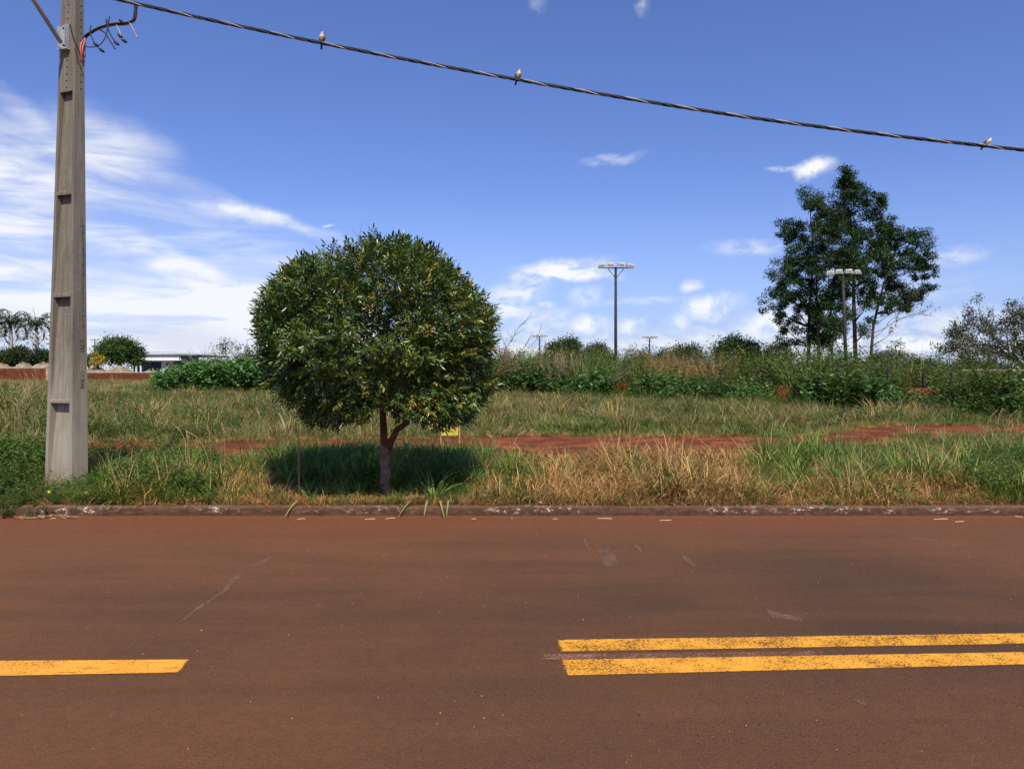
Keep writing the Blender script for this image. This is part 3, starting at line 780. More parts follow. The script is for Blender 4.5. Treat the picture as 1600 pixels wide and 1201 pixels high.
# ------------------------------------------------------------------ brick walls
def brick_wall(name, A, B, h, label, cat, bl=.24, bh=.075, th=.14, joined=True, coping=False, tone=1.0, group=None):
    A = Vector(A); B = Vector(B); d = (B - A); Ln = d.length; rz = math.atan2(d.y, d.x)
    root = empty(name, (A.x, A.y, 0), rz); tag(root, label, cat, group)
    z0 = 0.0
    core = MB(); core.box((Ln / 2, 0, h / 2 - .01), (Ln, th - .03, h - .02)); core.build('mortar_core', M_MORTAR, root)
    V, C = [], []
    nr = int(h / bh)
    for r_ in range(nr):
        nb = int(Ln / bl)
        for i in range(nb):
            x = (i + .5 * (r_ % 2)) * bl
            if r_ >= nr - 1 and random.random() < .25: continue
            c = random.uniform(.72, 1.15) * tone; cc = (c, c * random.uniform(.85, 1.05), c * random.uniform(.8, 1.05))
            for yy in (-1, 1):
                j = random.uniform(0, .006)
                V.append((x + .003, x + bl - .003, yy * (th / 2 - .03), yy * (th / 2 + j), r_ * bh + .003, r_ * bh + bh - .004)); C.append(cc)
    Vv, Ff, Cc = [], [], []
    for (x0, x1, y0, y1, za, zb), cc in zip(V, C):
        b = len(Vv); Vv += [(x0, y0, za), (x1, y0, za), (x1, y1, za), (x0, y1, za), (x0, y0, zb), (x1, y0, zb), (x1, y1, zb), (x0, y1, zb)]
        Ff += [(b, b + 3, b + 2, b + 1), (b + 4, b + 5, b + 6, b + 7), (b, b + 1, b + 5, b + 4), (b + 2, b + 3, b + 7, b + 6), (b + 1, b + 2, b + 6, b + 5), (b + 3, b, b + 4, b + 7)]
        Cc += [cc] * 8
    o = link('bricks', np_mesh('bricks', Vv, Ff, np.array(Cc)), M_BRICK, root); o['kind'] = 'stuff'
    if coping:
        cp = MB(); cp.box((Ln / 2, 0, h + .03), (Ln, th + .08, .1)); cp.build('coping', M_COPING, root)
    return root
brick_wall('brick_wall', (1.2, wall_y(1.2), 0), (19.2, wall_y(19.2), 0), 1.04, 'low overgrown orange-red brick wall showing in patches behind the broad leaves', 'brick wall')
brick_wall('brick_wall', (-92, 116, 0), (-71, 112, 0), 2.35, 'far red brick wall with pale coping, left of the concrete utility pole', 'brick wall', bl=.4, bh=.15, coping=True, tone=.42)
brick_wall('brick_wall', (-70.9, 113, 0), (-48, 108, 0), 1.65, 'lower far brick wall in front of the white building and mango tree', 'brick wall', bl=.4, bh=.15, coping=True, tone=.42)
brick_wall('brick_wall', (33.0, 54, 0), (52, 46, 0), 1.75, 'brick wall with a pale top edge under the sparse tree at the right edge', 'brick wall', bl=.3, bh=.1, coping=True, tone=.6)

# fence posts along the overgrown wall
def post_mesh():
    mb = MB(); s = .05
    pts = [(0, 0, 0), (0, 0, 1.48), (.03, 0, 1.56), (.26, 0, 1.76)]
    mb.tube(pts, [.06, .055, .05, .04], 4); return mb.mesh('fence_post')
pm = post_mesh(); M_POST = noisy_mat('dark_concrete_post', (.028, .022, .018), (.055, .042, .034), 5, .9)
plabels = {1068: 'bent-topped fence post half hidden in the brown dry brush', 1127: 'bent-topped fence post at the right edge of the brown dry brush',
           1180: 'bent-topped fence post amid dry sticks, left of the large bare brick patch', 1232: 'bent-topped fence post just behind the large bare brick patch',
           1385: 'bent-topped fence post right of the tall eucalyptus trunks', 1443: 'bent-topped fence post above the small brick patch, second from the right',
           1487: 'rightmost bent-topped fence post, standing out against the sky', 1306: 'bent-topped fence post in dense scrub near the right floodlight mast'}
for px, lb in plabels.items():
    # intersection of the bearing with a line .35 m behind the wall
    u = (px - 800) / FPX; x = (41.0 + 6.2 * 1.62 + .3) / (1 / u + 1.62); y = x / u
    o = link('fence_post', pm, M_POST); o.location = (x, y, gz(x, y) - .02); o.rotation_euler = (random.uniform(-.03, .03), random.uniform(-.04, .04), random.uniform(-.3, .2))
    tag(o, lb, 'fence post', 'bent-topped posts along the overgrown wall')
wires = MB()
# ------------------------------------------------------------------ floodlight masts
def mast(name, px, top_py, Y, label, r=.16, lean=0.0, n=4, lampw=.75):
    b = at(px, HZ, Y); zt = at(px, top_py, Y).z
    root = empty(name, (b.x, Y, 0)); tag(root, label, 'floodlight mast', 'floodlight masts over the sports ground')
    root.rotation_euler = (0, R(-lean), 0)
    mb = MB(); mb.tube([(0, 0, 0), (0, 0, zt)], [r, r * .72], 10); mb.build('pole', M_DARKSTEEL, root, True)
    mb = MB(); mb.box((0, -.12, zt - .12), (2.5, .1, .09))
    for s in (-1, 1): mb.tube([(s * .12, -.1, zt - 1.0), (s * .75, -.12, zt - .2)], .035, 5)
    mb.build('cross_arm', M_DARKSTEEL, root)
    for i, xx in enumerate((-1.35, -.52, .48, 1.35)):
        a = (-.35, 0, 0, .35)[i]; zz = zt + (.16 if i in (1, 2) else .02)
        hd = MB(); w, hh, dd = lampw * .5, .22, .26
        M = Matrix.Translation((xx, -.2, zz)) @ Matrix.Rotation(a, 4, 'Z') @ Matrix.Rotation(R(-12 if i in (0, 3) else 0), 4, 'X')
        vs = [M @ Vector(v) for v in [(-w, -dd, -hh), (w, -dd, -hh), (w, dd, -hh * .5), (-w, dd, -hh * .5), (-w * .85, -dd * .7, hh), (w * .85, -dd * .7, hh), (w * .85, dd * .8, hh * .8), (-w * .85, dd * .8, hh * .8)]]
        hd.add(vs, [(0, 3, 2, 1), (4, 5, 6, 7), (0, 1, 5, 4), (2, 3, 7, 6), (1, 2, 6, 5), (3, 0, 4, 7)])
        h_ = hd.build('floodlight', M_LAMP, root)
        gl = MB(); vs = [M @ Vector(v) for v in [(-w * .85, -dd - .004, -hh * .85), (w * .85, -dd - .004, -hh * .85), (w * .76, -dd * .86, hh * .35), (-w * .76, -dd * .86, hh * .35)]]
        gl.add(vs, [(0, 1, 2, 3)]); gl.build('lens', M_LENS, h_)
    return root
M_LAMP = noisy_mat('pale_lamp_housing', (.34, .34, .30), (.52, .52, .48), 4, .45)
M_LENS = noisy_mat('dull_lens', (.14, .14, .12), (.24, .23, .20), 6, .25, spec=.5)
mast('floodlight_mast', 962, 417, 71.5, 'tall floodlight mast with four white lamps, between the street tree and the eucalyptus', .17)
mast('floodlight_mast', 1323, 427, 76, 'floodlight mast standing in front of the tall eucalyptus trees', .2, lean=2.0)
mast('floodlight_mast', 843, 525, 160, 'small far floodlight mast beside the round dark tree', .2)
mast('floodlight_mast', 1015, 527, 160, 'small far floodlight mast right of the tallest mast', .2)

# ------------------------------------------------------------------ trees
def branches(mb, p, d, L, r, depth, tips, spread=.5, up=.12, col=(1, 1, 1), kids=(2, 3), seg=3, minr=.004):
    pts = [p.copy()]; rad = [r]; q = p.copy(); dd = d.normalized()
    for i in range(seg):
        dd = (dd + Vector((random.gauss(0, .12), random.gauss(0, .12), random.gauss(0, .08) + up * .3))).normalized()
        q = q + dd * (L / seg); pts.append(q.copy()); rad.append(r * (1 - .35 * (i + 1) / seg))
    mb.tube(pts, rad, 5 if depth > 1 else 3, col, cap=False)
    if depth <= 0: tips.append((q.copy(), dd.copy())); return
    for i in range(random.randint(*kids)):
        a = Vector((random.gauss(0, 1), random.gauss(0, 1), random.gauss(0, .7))); a = (a - dd * a.dot(dd)).normalized()
        nd = (dd + a * random.uniform(.5, 1.3) * spread + Vector((0, 0, up))).normalized()
        k0 = random.choice((len(pts) - 1, len(pts) - 1, len(pts) - 2)) 
        branches(mb, pts[k0], nd, L * random.uniform(.6, .85), max(minr, rad[k0] * .68), depth - 1, tips, spread, up, col, kids, seg, minr)
    if depth < 3: tips.append((q.copy(), dd.copy()))

def clump_leaves(cen, rad, n, L, W, cols, shade=.0, flat=.75):
    cen = np.array(cen); D = randdir(n); rr = np.minimum(1.4, np.abs(rng.normal(.74, .32, n)))
    P = cen + D * (rr * rad)[:, None] * np.array([1, 1, flat])
    dirv = nrm(D * .7 + rng.normal(0, .6, (n, 3)) + np.array([0, 0, -.15]))
    U = nrm(D * .8 + np.array([0, 0, .9]) + rng.normal(0, .35, (n, 3)))
    C = np.array(cols)[rng.integers(0, len(cols), n)] * rng.uniform(.75, 1.2, (n, 1))
    return leaf_arrays(P, dirv, U, L * rng.uniform(.7, 1.3, n), W * rng.uniform(.7, 1.3, n), C, shape=4)

# -- eucalyptus grove
EUC = [(.024, .060, .024), (.034, .08, .03), (.015, .038, .015), (.05, .10, .04)]
def euc(Y, trunk, clumps, r0, label, k=1.0, leafn=430, cr=13.5, bare=()):
    base = at(trunk[0][0], HZ, Y); root = empty('eucalyptus_tree', (base.x, Y, 0)); tag(root, label, 'eucalyptus tree', 'tall eucalyptus grove')
    o = Vector((base.x, Y, 0)); mb = MB()
    TP = [Vector((0, 0, 0))]
    for i, (x, y) in enumerate(trunk[1:]): TP.append(at(x, y, Y) - o + Vector((0, random.uniform(-.6, .6), 0)))
    n = len(TP); mb.tube(TP, [.85 * r0 * (1 - .82 * i / (n - 1)) for i in range(n)], 8, (.75, .85, .9))
    A = []
    def near_trunk(p):
        best = None
        for i in range(n - 1):
            for t in (0, .25, .5, .75):
                q_ = TP[i].lerp(TP[i + 1], t)
                if q_.z < p.z - .2 * abs((p - q_).length) and (best is None or (p - q_).length + .0 < best[0]): best = ((p - q_).length, q_, r0 * (1 - .82 * (i + t) / (n - 1)))
        return best
    for (x, y, *rr) in clumps:
        c = at(x, y, Y) - o; c.y = random.uniform(-2.6, 2.6); rad = (rr[0] if rr else cr * random.uniform(.8, 1.2)) / FPX * Y
        bt = near_trunk(c)
        if bt:
            mid = bt[1].lerp(c, .5) + Vector((0, 0, -.25 * bt[0] * .3)); mb.tube([bt[1], mid, c], [min(bt[2] * .6, .16), .07, .03], 5, (.6, .65, .65), cap=False)
        for s in range(6):
            cc = c + Vector((random.gauss(0, .45), random.gauss(0, .5), random.gauss(0, .4))) * rad * 1.5
            A.append(clump_leaves(tuple(cc), rad * random.uniform(.4, .8), int(leafn * .34), .34, .13, EUC, flat=.7))
    for (x0, y0, x1, y1) in bare:
        p = at(x0, y0, Y) - o; p2 = at(x1, y1, Y) - o; tips = []
        branches(mb, p, (p2 - p), (p2 - p).length * .55, .05, 3, tips, .45, .05, (1.3, 1.25, 1.15), minr=.02)
        tp = np.array([tuple(t[0]) for t in tips]); 
        tp = tp[rng.uniform(size=len(tp)) < .5]
        for t in tp: A.append(clump_leaves(t, .35, 7, .34, .12, EUC))
    mb.build('trunk', M_BARK, root, True)
    V, F, C = cat_arrays(A); l = link('crown', np_mesh('crown', V, F, C), M_TREE, root); l['kind'] = 'stuff'
euc(101, [(1262, 560), (1266, 480), (1270, 400), (1264, 325)],
    [(1262, 316), (1274, 322), (1254, 330), (1240, 350), (1250, 358), (1280, 340), (1262, 366), (1236, 365), (1235, 398), (1248, 395), (1226, 412), (1215, 430), (1232, 425), (1244, 440), (1210, 458), (1206, 470), (1225, 470), (1219, 492),
     (1238, 488), (1250, 462), (1232, 512), (1246, 505), (1262, 440), (1240, 532), (1258, 525), (1220, 445), (1250, 420)], .30, 'eucalyptus tree at the left edge of the tall grove, with drooping low foliage')
euc(98, [(1281, 560), (1279, 480), (1275, 400), (1272, 345)],
    [(1280, 352), (1290, 365), (1272, 375), (1288, 385), (1295, 352), (1300, 372), (1278, 405), (1292, 415), (1272, 430), (1286, 440), (1296, 455), (1280, 470), (1270, 490), (1290, 500), (1276, 520), (1296, 530), (1290, 475), (1262, 400), (1282, 395), (1300, 400), (1268, 460), (1282, 485)], .28, 'slim dark eucalyptus tree with second trunk from the grove\'s left')
euc(103, [(1338, 560), (1337, 470), (1332, 380), (1322, 320), (1315, 275)],
    [(1314, 275, 9), (1322, 282), (1312, 292), (1330, 292), (1338, 302), (1308, 308), (1347, 312), (1322, 312), (1340, 325), (1362, 318, 9), (1354, 332), (1366, 334), (1304, 328), (1318, 335), (1330, 345), (1372, 348), (1378, 360, 9), (1300, 342),
     (1350, 352), (1362, 362), (1335, 368), (1312, 358), (1348, 380), (1325, 388), (1365, 382), (1340, 400), (1318, 405), (1355, 402), (1332, 425), (1345, 440), (1315, 430), (1370, 400), (1380, 375), (1360, 420), (1342, 455), (1328, 370), (1352, 398), (1350, 465), (1336, 485), (1345, 515)], .36, 'tallest eucalyptus tree, its pointed top rising above the rest of the grove')
euc(97, [(1303, 560), (1300, 500), (1302, 440), (1308, 400)],
    [(1306, 395), (1318, 402), (1298, 410), (1330, 412), (1310, 425), (1326, 430), (1296, 435), (1305, 450), (1320, 455), (1290, 465), (1312, 475), (1298, 485), (1286, 498), (1304, 508), (1290, 520), (1315, 500), (1300, 530)], .22, 'shorter eucalyptus tree filling the middle of the grove behind the floodlight mast')
euc(102, [(1357, 562), (1366, 505), (1382, 445), (1398, 400), (1406, 366)],
    [(1404, 360), (1416, 366), (1392, 370), (1382, 380), (1422, 378), (1400, 385), (1430, 396), (1440, 402, 9), (1414, 398), (1392, 402), (1376, 400), (1438, 418, 8), (1426, 415), (1404, 420), (1384, 425), (1434, 434), (1440, 450, 9), (1416, 442), (1396, 445), (1376, 450),
     (1426, 462), (1438, 466, 8), (1404, 470), (1386, 478), (1368, 470), (1418, 480, 9)], .27, 'leaning eucalyptus tree at the right of the grove with bare lower twigs', cr=11.5,
    bare=[(1363, 530, 1420, 480), (1366, 520, 1425, 500), (1362, 540, 1405, 505), (1370, 505, 1425, 470), (1360, 545, 1390, 520)])

# -- generic rounded trees from clumps
def blob_tree(name, px, topy, halfw, Y, cols, label, cat='tree', leaf=.30, dens=1.0, group=None, ncl=26, squash=1.0, bottom=None, boty=575, mat=None, cut=.0, lobes=1.0):
    b = at(px, HZ, Y); root = empty(name, (b.x, Y, 0)); tag(root, label, cat, group)
    zt = at(px, topy, Y).z; zb = at(px, boty, Y).z; rw = halfw / FPX * Y; cz = (zt + zb) / 2; rz_ = (zt - zb) / 2
    mb = MB(); mb.tube([(0, 0, 0), (.1, 0, cz * .6), (0, 0, cz)], [rw * .09 + .06, rw * .07 + .04, rw * .04], 7, (.9, .9, .9)); A = []
    for i in range(ncl):
        d = Vector(randdir(1)[0]); d.z = abs(d.z) * 1.1 - .35 if i % 3 else d.z
        c = Vector((d.x * rw * .72, d.y * rw * .72, cz + d.z * rz_ * .72)); rr = min(rw, rz_ * 1.3) * random.uniform(.28, .46) * lobes
        mb.tube([(0, 0, cz * .7), (c.x * .5, c.y * .5, (cz * .7 + c.z) / 2), tuple(c)], [rw * .03 + .02, rw * .02 + .01, .01], 4, (.9, .9, .9), cap=False)
        n = int(dens * 130 * (rr / leaf / 3) ** 2) + 40
        A.append(clump_leaves(tuple(c), rr, n, leaf, leaf * .45, cols, flat=.8))
    mb.build('trunk', M_BARK, root, True)
    V, F, C = cat_arrays(A); l = link('crown', np_mesh('crown', V, F, C), mat or M_TREE, root); l['kind'] = 'stuff'
    return root
MANGO = [(.035, .085, .022), (.05, .11, .03), (.028, .065, .018), (.065, .13, .04)]
DTR = [(.03, .055, .02), (.04, .068, .025), (.024, .042, .016)]
GRT = [(.06, .085, .045), (.08, .10, .055), (.05, .07, .04)]
blob_tree('mango_tree', 186, 524, 37, 130, MANGO, 'dense rounded dark green tree just right of the concrete pole', leaf=.42, ncl=44, boty=582, dens=1.1)
blob_tree('yellow_bush', 152, 546, 13, 122, [(.34, .26, .035), (.26, .22, .04), (.40, .30, .05)], 'yellow-leaved bush between the concrete pole and the rounded tree', 'bush', leaf=.35, ncl=16, boty=585)
blob_tree('dark_tree', 22, 536, 30, 126, DTR, 'dark layered tree below the palms at the left edge', leaf=.4, ncl=34, boty=580)
blob_tree('dark_tree', 68, 540, 24, 130, DTR + MANGO[:1], 'dark layered tree just left of the concrete pole', leaf=.4, ncl=26, boty=580)
blob_tree('dark_tree', 138, 546, 10, 134, DTR, 'sliver of dark tree between the pole and the yellow bush', leaf=.4, ncl=12, boty=580)
blob_tree('round_tree', 882, 520, 36, 150, [(.045, .075, .03), (.06, .09, .035), (.035, .055, .022)], 'rounded green tree on the skyline beside the small far mast', leaf=.5, ncl=50, boty=590)
blob_tree('round_tree', 934, 533, 28, 165, DTR, 'flatter dark tree between the rounded tree and the tallest mast', leaf=.5, ncl=34, boty=590)
blob_tree('round_tree', 1152, 524, 40, 110, DTR, 'dark low rounded tree on the skyline left of the eucalyptus grove', leaf=.4, ncl=46, boty=585)
blob_tree('skyline_tree', 1215, 528, 26, 125, GRT, 'greyish airy tree touching the left side of the eucalyptus grove', leaf=.4, ncl=24, boty=580, dens=.45)
blob_tree('skyline_tree', 1070, 533, 34, 120, GRT + DTR[:1], 'grey-green airy tree on the skyline right of the far mast', leaf=.4, ncl=30, boty=580, dens=.5)
blob_tree('skyline_tree', 1000, 545, 26, 180, GRT, 'low hazy tree just right of the tallest mast', leaf=.5, ncl=24, boty=585, dens=.6)
blob_tree('skyline_tree', 1040, 543, 22, 175, GRT, 'low hazy tree behind the far mast at centre right', leaf=.5, ncl=22, boty=585, dens=.6)
blob_tree('skyline_tree', 1395, 545, 42, 120, [(.08, .07, .055), (.10, .085, .065), (.06, .06, .04)], 'brownish thin-leaved tree on the skyline just right of the eucalyptus grove', leaf=.35, ncl=34, boty=580, dens=.5)
blob_tree('skyline_tree', 1448, 556, 26, 70, MANGO, 'low green tree left of the rightmost fence post', leaf=.25, ncl=24, boty=590, dens=.8)
blob_tree('green_shrub', 1335, 562, 40, 44, [(.13, .16, .055), (.10, .13, .045), (.16, .17, .07)], 'light olive shrub at the foot of the eucalyptus grove', 'shrub', leaf=.12, ncl=30, boty=610, dens=.7)
blob_tree('green_shrub', 1272, 568, 34, 42, [(.07, .13, .04), (.10, .16, .05)], 'mid green shrub behind the bare brick patch', 'shrub', leaf=.12, ncl=26, boty=610, dens=.7)
blob_tree('green_shrub', 1425, 570, 34, 37, [(.09, .15, .045), (.12, .17, .06)], 'bright green shrub between the two fence posts at right', 'shrub', leaf=.11, ncl=26, boty=612, dens=.7)
blob_tree('skyline_tree', 1185, 548, 55, 150, DTR + GRT, 'long low dark tree line behind the scrub left of the grove', leaf=.5, ncl=40, boty=590, dens=.8)
blob_tree('skyline_tree', 800, 556, 70, 190, DTR + GRT, 'low far trees behind the street tree\'s right edge', leaf=.6, ncl=40, boty=592, dens=.8)
blob_tree('skyline_tree', 1530, 560, 60, 110, DTR + GRT, 'low dark tree below the sparse tree at the right edge', leaf=.4, ncl=40, boty=590, dens=.7)
blob_tree('skyline_tree', 380, 553, 40, 120, [(.10, .085, .06), (.08, .09, .05)], 'brownish low tree behind the thicket left of the street tree', leaf=.4, ncl=26, boty=590, dens=.6)

# -- sparse trees with visible branching
def sparse_tree(name, px, Y, h, depth, label, cols, leafn, leaf, r0, cat='tree', spread=.6, up=.08, nstem=3, fork=.25, lean=(0, 0), Ls=.32, kids=(2, 3), col=(1, 1, 1), minr=.012):
    b = at(px, HZ, Y); root = empty(name, (b.x, Y, 0)); tag(root, label, cat)
    mb = MB(); tips = []; top = Vector((lean[0] * h * fork, lean[1], h * fork))
    if fork > .02: mb.tube([(0, 0, 0), tuple(top * .5), tuple(top)], [r0, r0 * .9, r0 * .8], 7, col)
    for i in range(nstem):
        a = 2 * PI * i / nstem + random.uniform(-.4, .4)
        branches(mb, top if fork > .02 else Vector((random.gauss(0, .1), random.gauss(0, .1), 0)), Vector((math.cos(a) * spread * 1.2 + lean[0], math.sin(a) * spread * 1.2, 1)), h * Ls, r0 * .6, depth, tips, spread, up, col, kids, minr=minr)
    mb.build('trunk' if leafn else 'stem', M_TWIG, root)
    if leafn:
        A = [clump_leaves(tuple(t[0]), leaf * 1.6, leafn, leaf, leaf * .5, cols) for t in tips]
        V, F, C = cat_arrays(A); l = link('crown', np_mesh('crown', V, F, C), M_TREE, root); l['kind'] = 'stuff'
    return root
random.seed(21)
sparse_tree('sparse_tree', 1606, 60, 10.2, 5, 'sparse grey-leaved spreading tree cut off by the right edge', [(.07, .075, .06), (.09, .09, .07), (.05, .055, .045)], 11, .21, .24, spread=.85, up=.02, nstem=8, fork=.16, Ls=.27, col=(.6, .6, .6), minr=.02)
sparse_tree('sparse_tree', 1562, 58, 5.2, 4, 'low dark sparse tree under the spreading tree at the right edge', [(.06, .07, .04), (.08, .085, .05)], 10, .18, .12, spread=.8, up=.0, nstem=5, fork=.1, Ls=.3, col=(.6, .6, .6), minr=.015)
sparse_tree('sparse_shrub', 372, 55, 4.2, 4, 'thin open shrub poking above the thicket beside the street tree', [(.06, .09, .04), (.08, .10, .05)], 4, .16, .06, 'shrub', .5, .1, 4, .1, Ls=.32, col=(.7, .7, .7))
sparse_tree('bare_shrub', 325, 60, 4.3, 3, 'bare pale twiggy shrub above the left end of the thicket', None, 0, 0, .05, 'shrub', .45, .15, 3, .0, Ls=.38, col=(1.3, 1.3, 1.3))
sparse_tree('bare_shrub', 405, 52, 3.4, 3, 'pale leaning twigs at the left edge of the street tree\'s crown', None, 0, 0, .05, 'shrub', .4, .1, 3, .0, Ls=.35, col=(1.5, 1.4, 1.3))
sparse_tree('bare_shrub', 1108, 85, 5.4, 4, 'bare dark twigs fanning over the low rounded tree', None, 0, 0, .07, 'shrub', .7, .05, 4, .05, Ls=.32, col=(.5, .5, .5), minr=.02)
sparse_tree('bare_shrub', 870, 42, 2.9, 4, 'dry pale stalks rising in front of the rounded skyline tree', None, 0, 0, .035, 'shrub', .4, .2, 5, .0, Ls=.34, col=(1.3, 1.2, 1.1))
sparse_tree('bare_shrub', 800, 44, 3.3, 3, 'thin dry stalks against the sky just right of the street tree', None, 0, 0, .03, 'shrub', .25, .3, 6, .0, Ls=.36, col=(1.2, 1.1, 1.0))
sparse_tree('bare_shrub', 905, 43, 2.7, 3, 'thin dry stalks left of the tallest mast', None, 0, 0, .03, 'shrub', .3, .3, 4, .0, Ls=.36, col=(1.2, 1.1, 1.0))
sparse_tree('bare_shrub', 1205, 40, 2.3, 4, 'tangle of pale dry sticks left of the bare brick patch', None, 0, 0, .035, 'shrub', .6, .1, 5, .0, Ls=.32, col=(1.5, 1.4, 1.3))
sparse_tree('bare_shrub', 1240, 41, 2.6, 3, 'pale dry sticks above the bare brick patch', None, 0, 0, .03, 'shrub', .4, .2, 4, .0, Ls=.34, col=(1.5, 1.4, 1.3))
sparse_tree('bare_shrub', 1160, 43, 2.4, 3, 'pale dry sticks right of the brown dry brush', None, 0, 0, .03, 'shrub', .5, .2, 4, .0, Ls=.34, col=(1.4, 1.3, 1.2))
sparse_tree('bare_shrub', 985, 120, 7.0, 4, 'small bare tree on the skyline right of the tallest mast', None, 0, 0, .09, 'tree', .6, .1, 3, .2, Ls=.26, col=(.8, .8, .8), minr=.03)
mb = MB()
for (a0, b0, a1, b1) in ((950, 599, 985, 573), (957, 596, 992, 580), (948, 592, 975, 583), (968, 588, 972, 572), (974, 583, 990, 583)):
    p = at(a0, b0, 38.5); q_ = at(a1, b1, 38.3); mb.tube([tuple(p), tuple((p + q_) / 2 + Vector((0, 0, .06))), tuple(q_)], [.022, .017, .006], 4)
tag(mb.build('dead_branch', M_TWIG), 'pale dead branches leaning over the small brick patch by the mast foot', 'branch')

# -- royal palms
M_PALMTRUNK = noisy_mat('pale_palm_trunk', (.34, .30, .27), (.44, .40, .36), 2, .9)
def palm(px, crown_py, Y, label, s=1.0, seed=1, spear=False):
    random.seed(seed)
    b = at(px, HZ, Y); root = empty('royal_palm', (b.x, Y, 0)); tag(root, label, 'palm tree', 'royal palms behind the far wall')
    z = at(px, crown_py, Y).z
    mb = MB(); mb.tube([(0, 0, 0), (0, 0, z * .4), (0, 0, z * .75), (0, 0, z - 1.2)], [.34, .40, .36, .26], 10); mb.build('trunk', M_PALMTRUNK, root, True)
    mb = MB(); mb.tube([(0, 0, z - 1.25), (0, 0, z - .5), (0, 0, z + .1)], [.24, .2, .08], 8, (.08, .14, .05)); mb.build('crownshaft', M_TREE, root, True)
    nf = 15
    for i in range(nf):
        a = 2 * PI * i / nf * 2.618 + random.uniform(-.2, .2); e = R(72 - 100 * (i / nf)); L = 3.3 * s * random.uniform(.9, 1.1)
        d = Vector((math.cos(a), math.sin(a), 0)); pts = []; p = Vector((0, 0, z)); ang = e
        for k_ in range(9):
            pts.append(p.copy()); p = p + (d * math.cos(ang) + Vector((0, 0, math.sin(ang)))) * (L / 8); ang -= R(13 + 4 * k_ * .7)
        fm = MB(); fm.tube([tuple(x) for x in pts], [.045 * (1 - .09 * k_) for k_ in range(9)], 3, (.07, .11, .04), cap=False)
        side = Vector((-d.y, d.x, 0)); P_, D_, U_, L_, W_, C_ = [], [], [], [], [], []
        for k_ in range(1, 9):
            for h2 in (0, .33, .66):
                pp = pts[k_ - 1].lerp(pts[k_], h2)
                for sd in (-1, 1):
                    P_.append(tuple(pp)); D_.append(tuple(side * sd * .8 + Vector((0, 0, random.uniform(-.9, .0))) + d * .5)); U_.append((0, 0, 1))
                    l_ = .85 * s * math.sin(PI * min(.95, (k_ + h2) / 9.2)) ** .5; L_.append(l_); W_.append(.21)
                    c = random.uniform(.8, 1.2); C_.append((.03 * c, .055 * c, .022 * c))
        V, F, C = leaf_arrays(np.array(P_), np.array(D_), np.array(U_), np.array(L_), np.array(W_), np.array(C_), 4)
        bb = len(fm.v); fm.v += [tuple(v) for v in V.tolist()]; fm.f += [tuple(int(i_) + bb for i_ in f) for f in F]; fm.c += [tuple(c) for c in C.tolist()]
        fm.build('frond', M_TREE, root)
    if spear:
        mb = MB(); mb.tube([(0, 0, z), (-.3, 0, z + 1.6), (-.7, 0, z + 3.0)], [.08, .05, .02], 5, (.05, .08, .03)); mb.build('spear_leaf', M_TREE, root)
palm(17, 503, 138, 'royal palm nearer the left edge of the picture', 1.65, 3)
palm(57, 506, 136, 'royal palm with an upright spear leaf, just left of the concrete pole', 1.65, 5, True)
palm(-14, 500, 140, 'royal palm cut off by the left edge, only its fronds showing', 1.65, 8)
random.seed(99)

# ------------------------------------------------------------------ white building, mounds, far poles
def building():
    Y = 150.0
    def X(px): return (px - 800) / FPX * Y
    def Z(py): return H - (py - HZ) / FPX * Y
    cx = X(245); root = empty('white_building', (cx, Y, 0)); tag(root, 'long flat-roofed white building with dark glazing behind the low brick wall', 'building')
    def bx(name, px0, px1, y0, y1, py0, py1, mat, parent=root):
        mb = MB(); mb.box(((X(px0) + X(px1)) / 2 - cx, (y0 + y1) / 2 - Y, (Z(py0) + Z(py1)) / 2), (X(px1) - X(px0), y1 - y0, Z(py0) - Z(py1)))
        return mb.build(name, mat, parent)
    bx('wall', 200, 310, 152, 164, 563, 595, M_WHITE)
    bx('roof_slab', 196, 312, 148.5, 166, 553.5, 556, M_GREYPANEL)
    bx('fascia', 199, 284, 148.8, 149.3, 556.2, 563, M_WHITE)
    bx('fascia', 284.2, 311, 149.6, 150, 556.2, 564, M_GREYPANEL)
    for p in (205, 214, 221): bx('column', p, p + 1.6, 149.4, 149.8, 563.2, 592, M_WHITE)
    bx('panel', 267, 283, 151.5, 151.9, 563, 582, M_GREYPANEL)
    bx('panel', 247, 266, 151.5, 151.9, 564, 582, M_WHITE)
    for i in range(5):
        p0 = 203 + i * 8.4; f = bx('window', p0, p0 + 8, 151.6, 151.95, 565.5, 581, M_GREYPANEL); bx('pane', p0 + .6, p0 + 7.4, 151.5, 151.56, 566.2, 580.4, M_GLASS, f)
    bx('forecourt_wall', 188, 202, 146, 146.4, 574, 592, M_WHITE)
building()
M_AWN = M_WHITE
mb = MB(); p = at(248, 583, 147); 
mb.add([tuple(at(246, 583, 147)), tuple(at(266, 583, 147)), tuple(at(266, 570, 147)), tuple(at(246, 581, 147)), tuple(at(246, 583, 149)), tuple(at(266, 583, 149)), tuple(at(266, 570, 149)), tuple(at(246, 581, 149))],
       [(0, 1, 2, 3), (7, 6, 5, 4), (3, 2, 6, 7), (1, 5, 6, 2), (0, 3, 7, 4)])
tag(mb.build('white_ramp', M_WHITE), 'white sloping ramp wall in front of the white building', 'ramp')
ml = ['broad pale heap of soil at the left edge behind the far wall', 'second pale soil heap from the left edge behind the far wall', 'pale soil heap beside the left side of the concrete pole', 'pale soil heap in front of the yellow bush',
      'pale soil heap below the rounded tree', 'small pale soil heap in front of the white building']
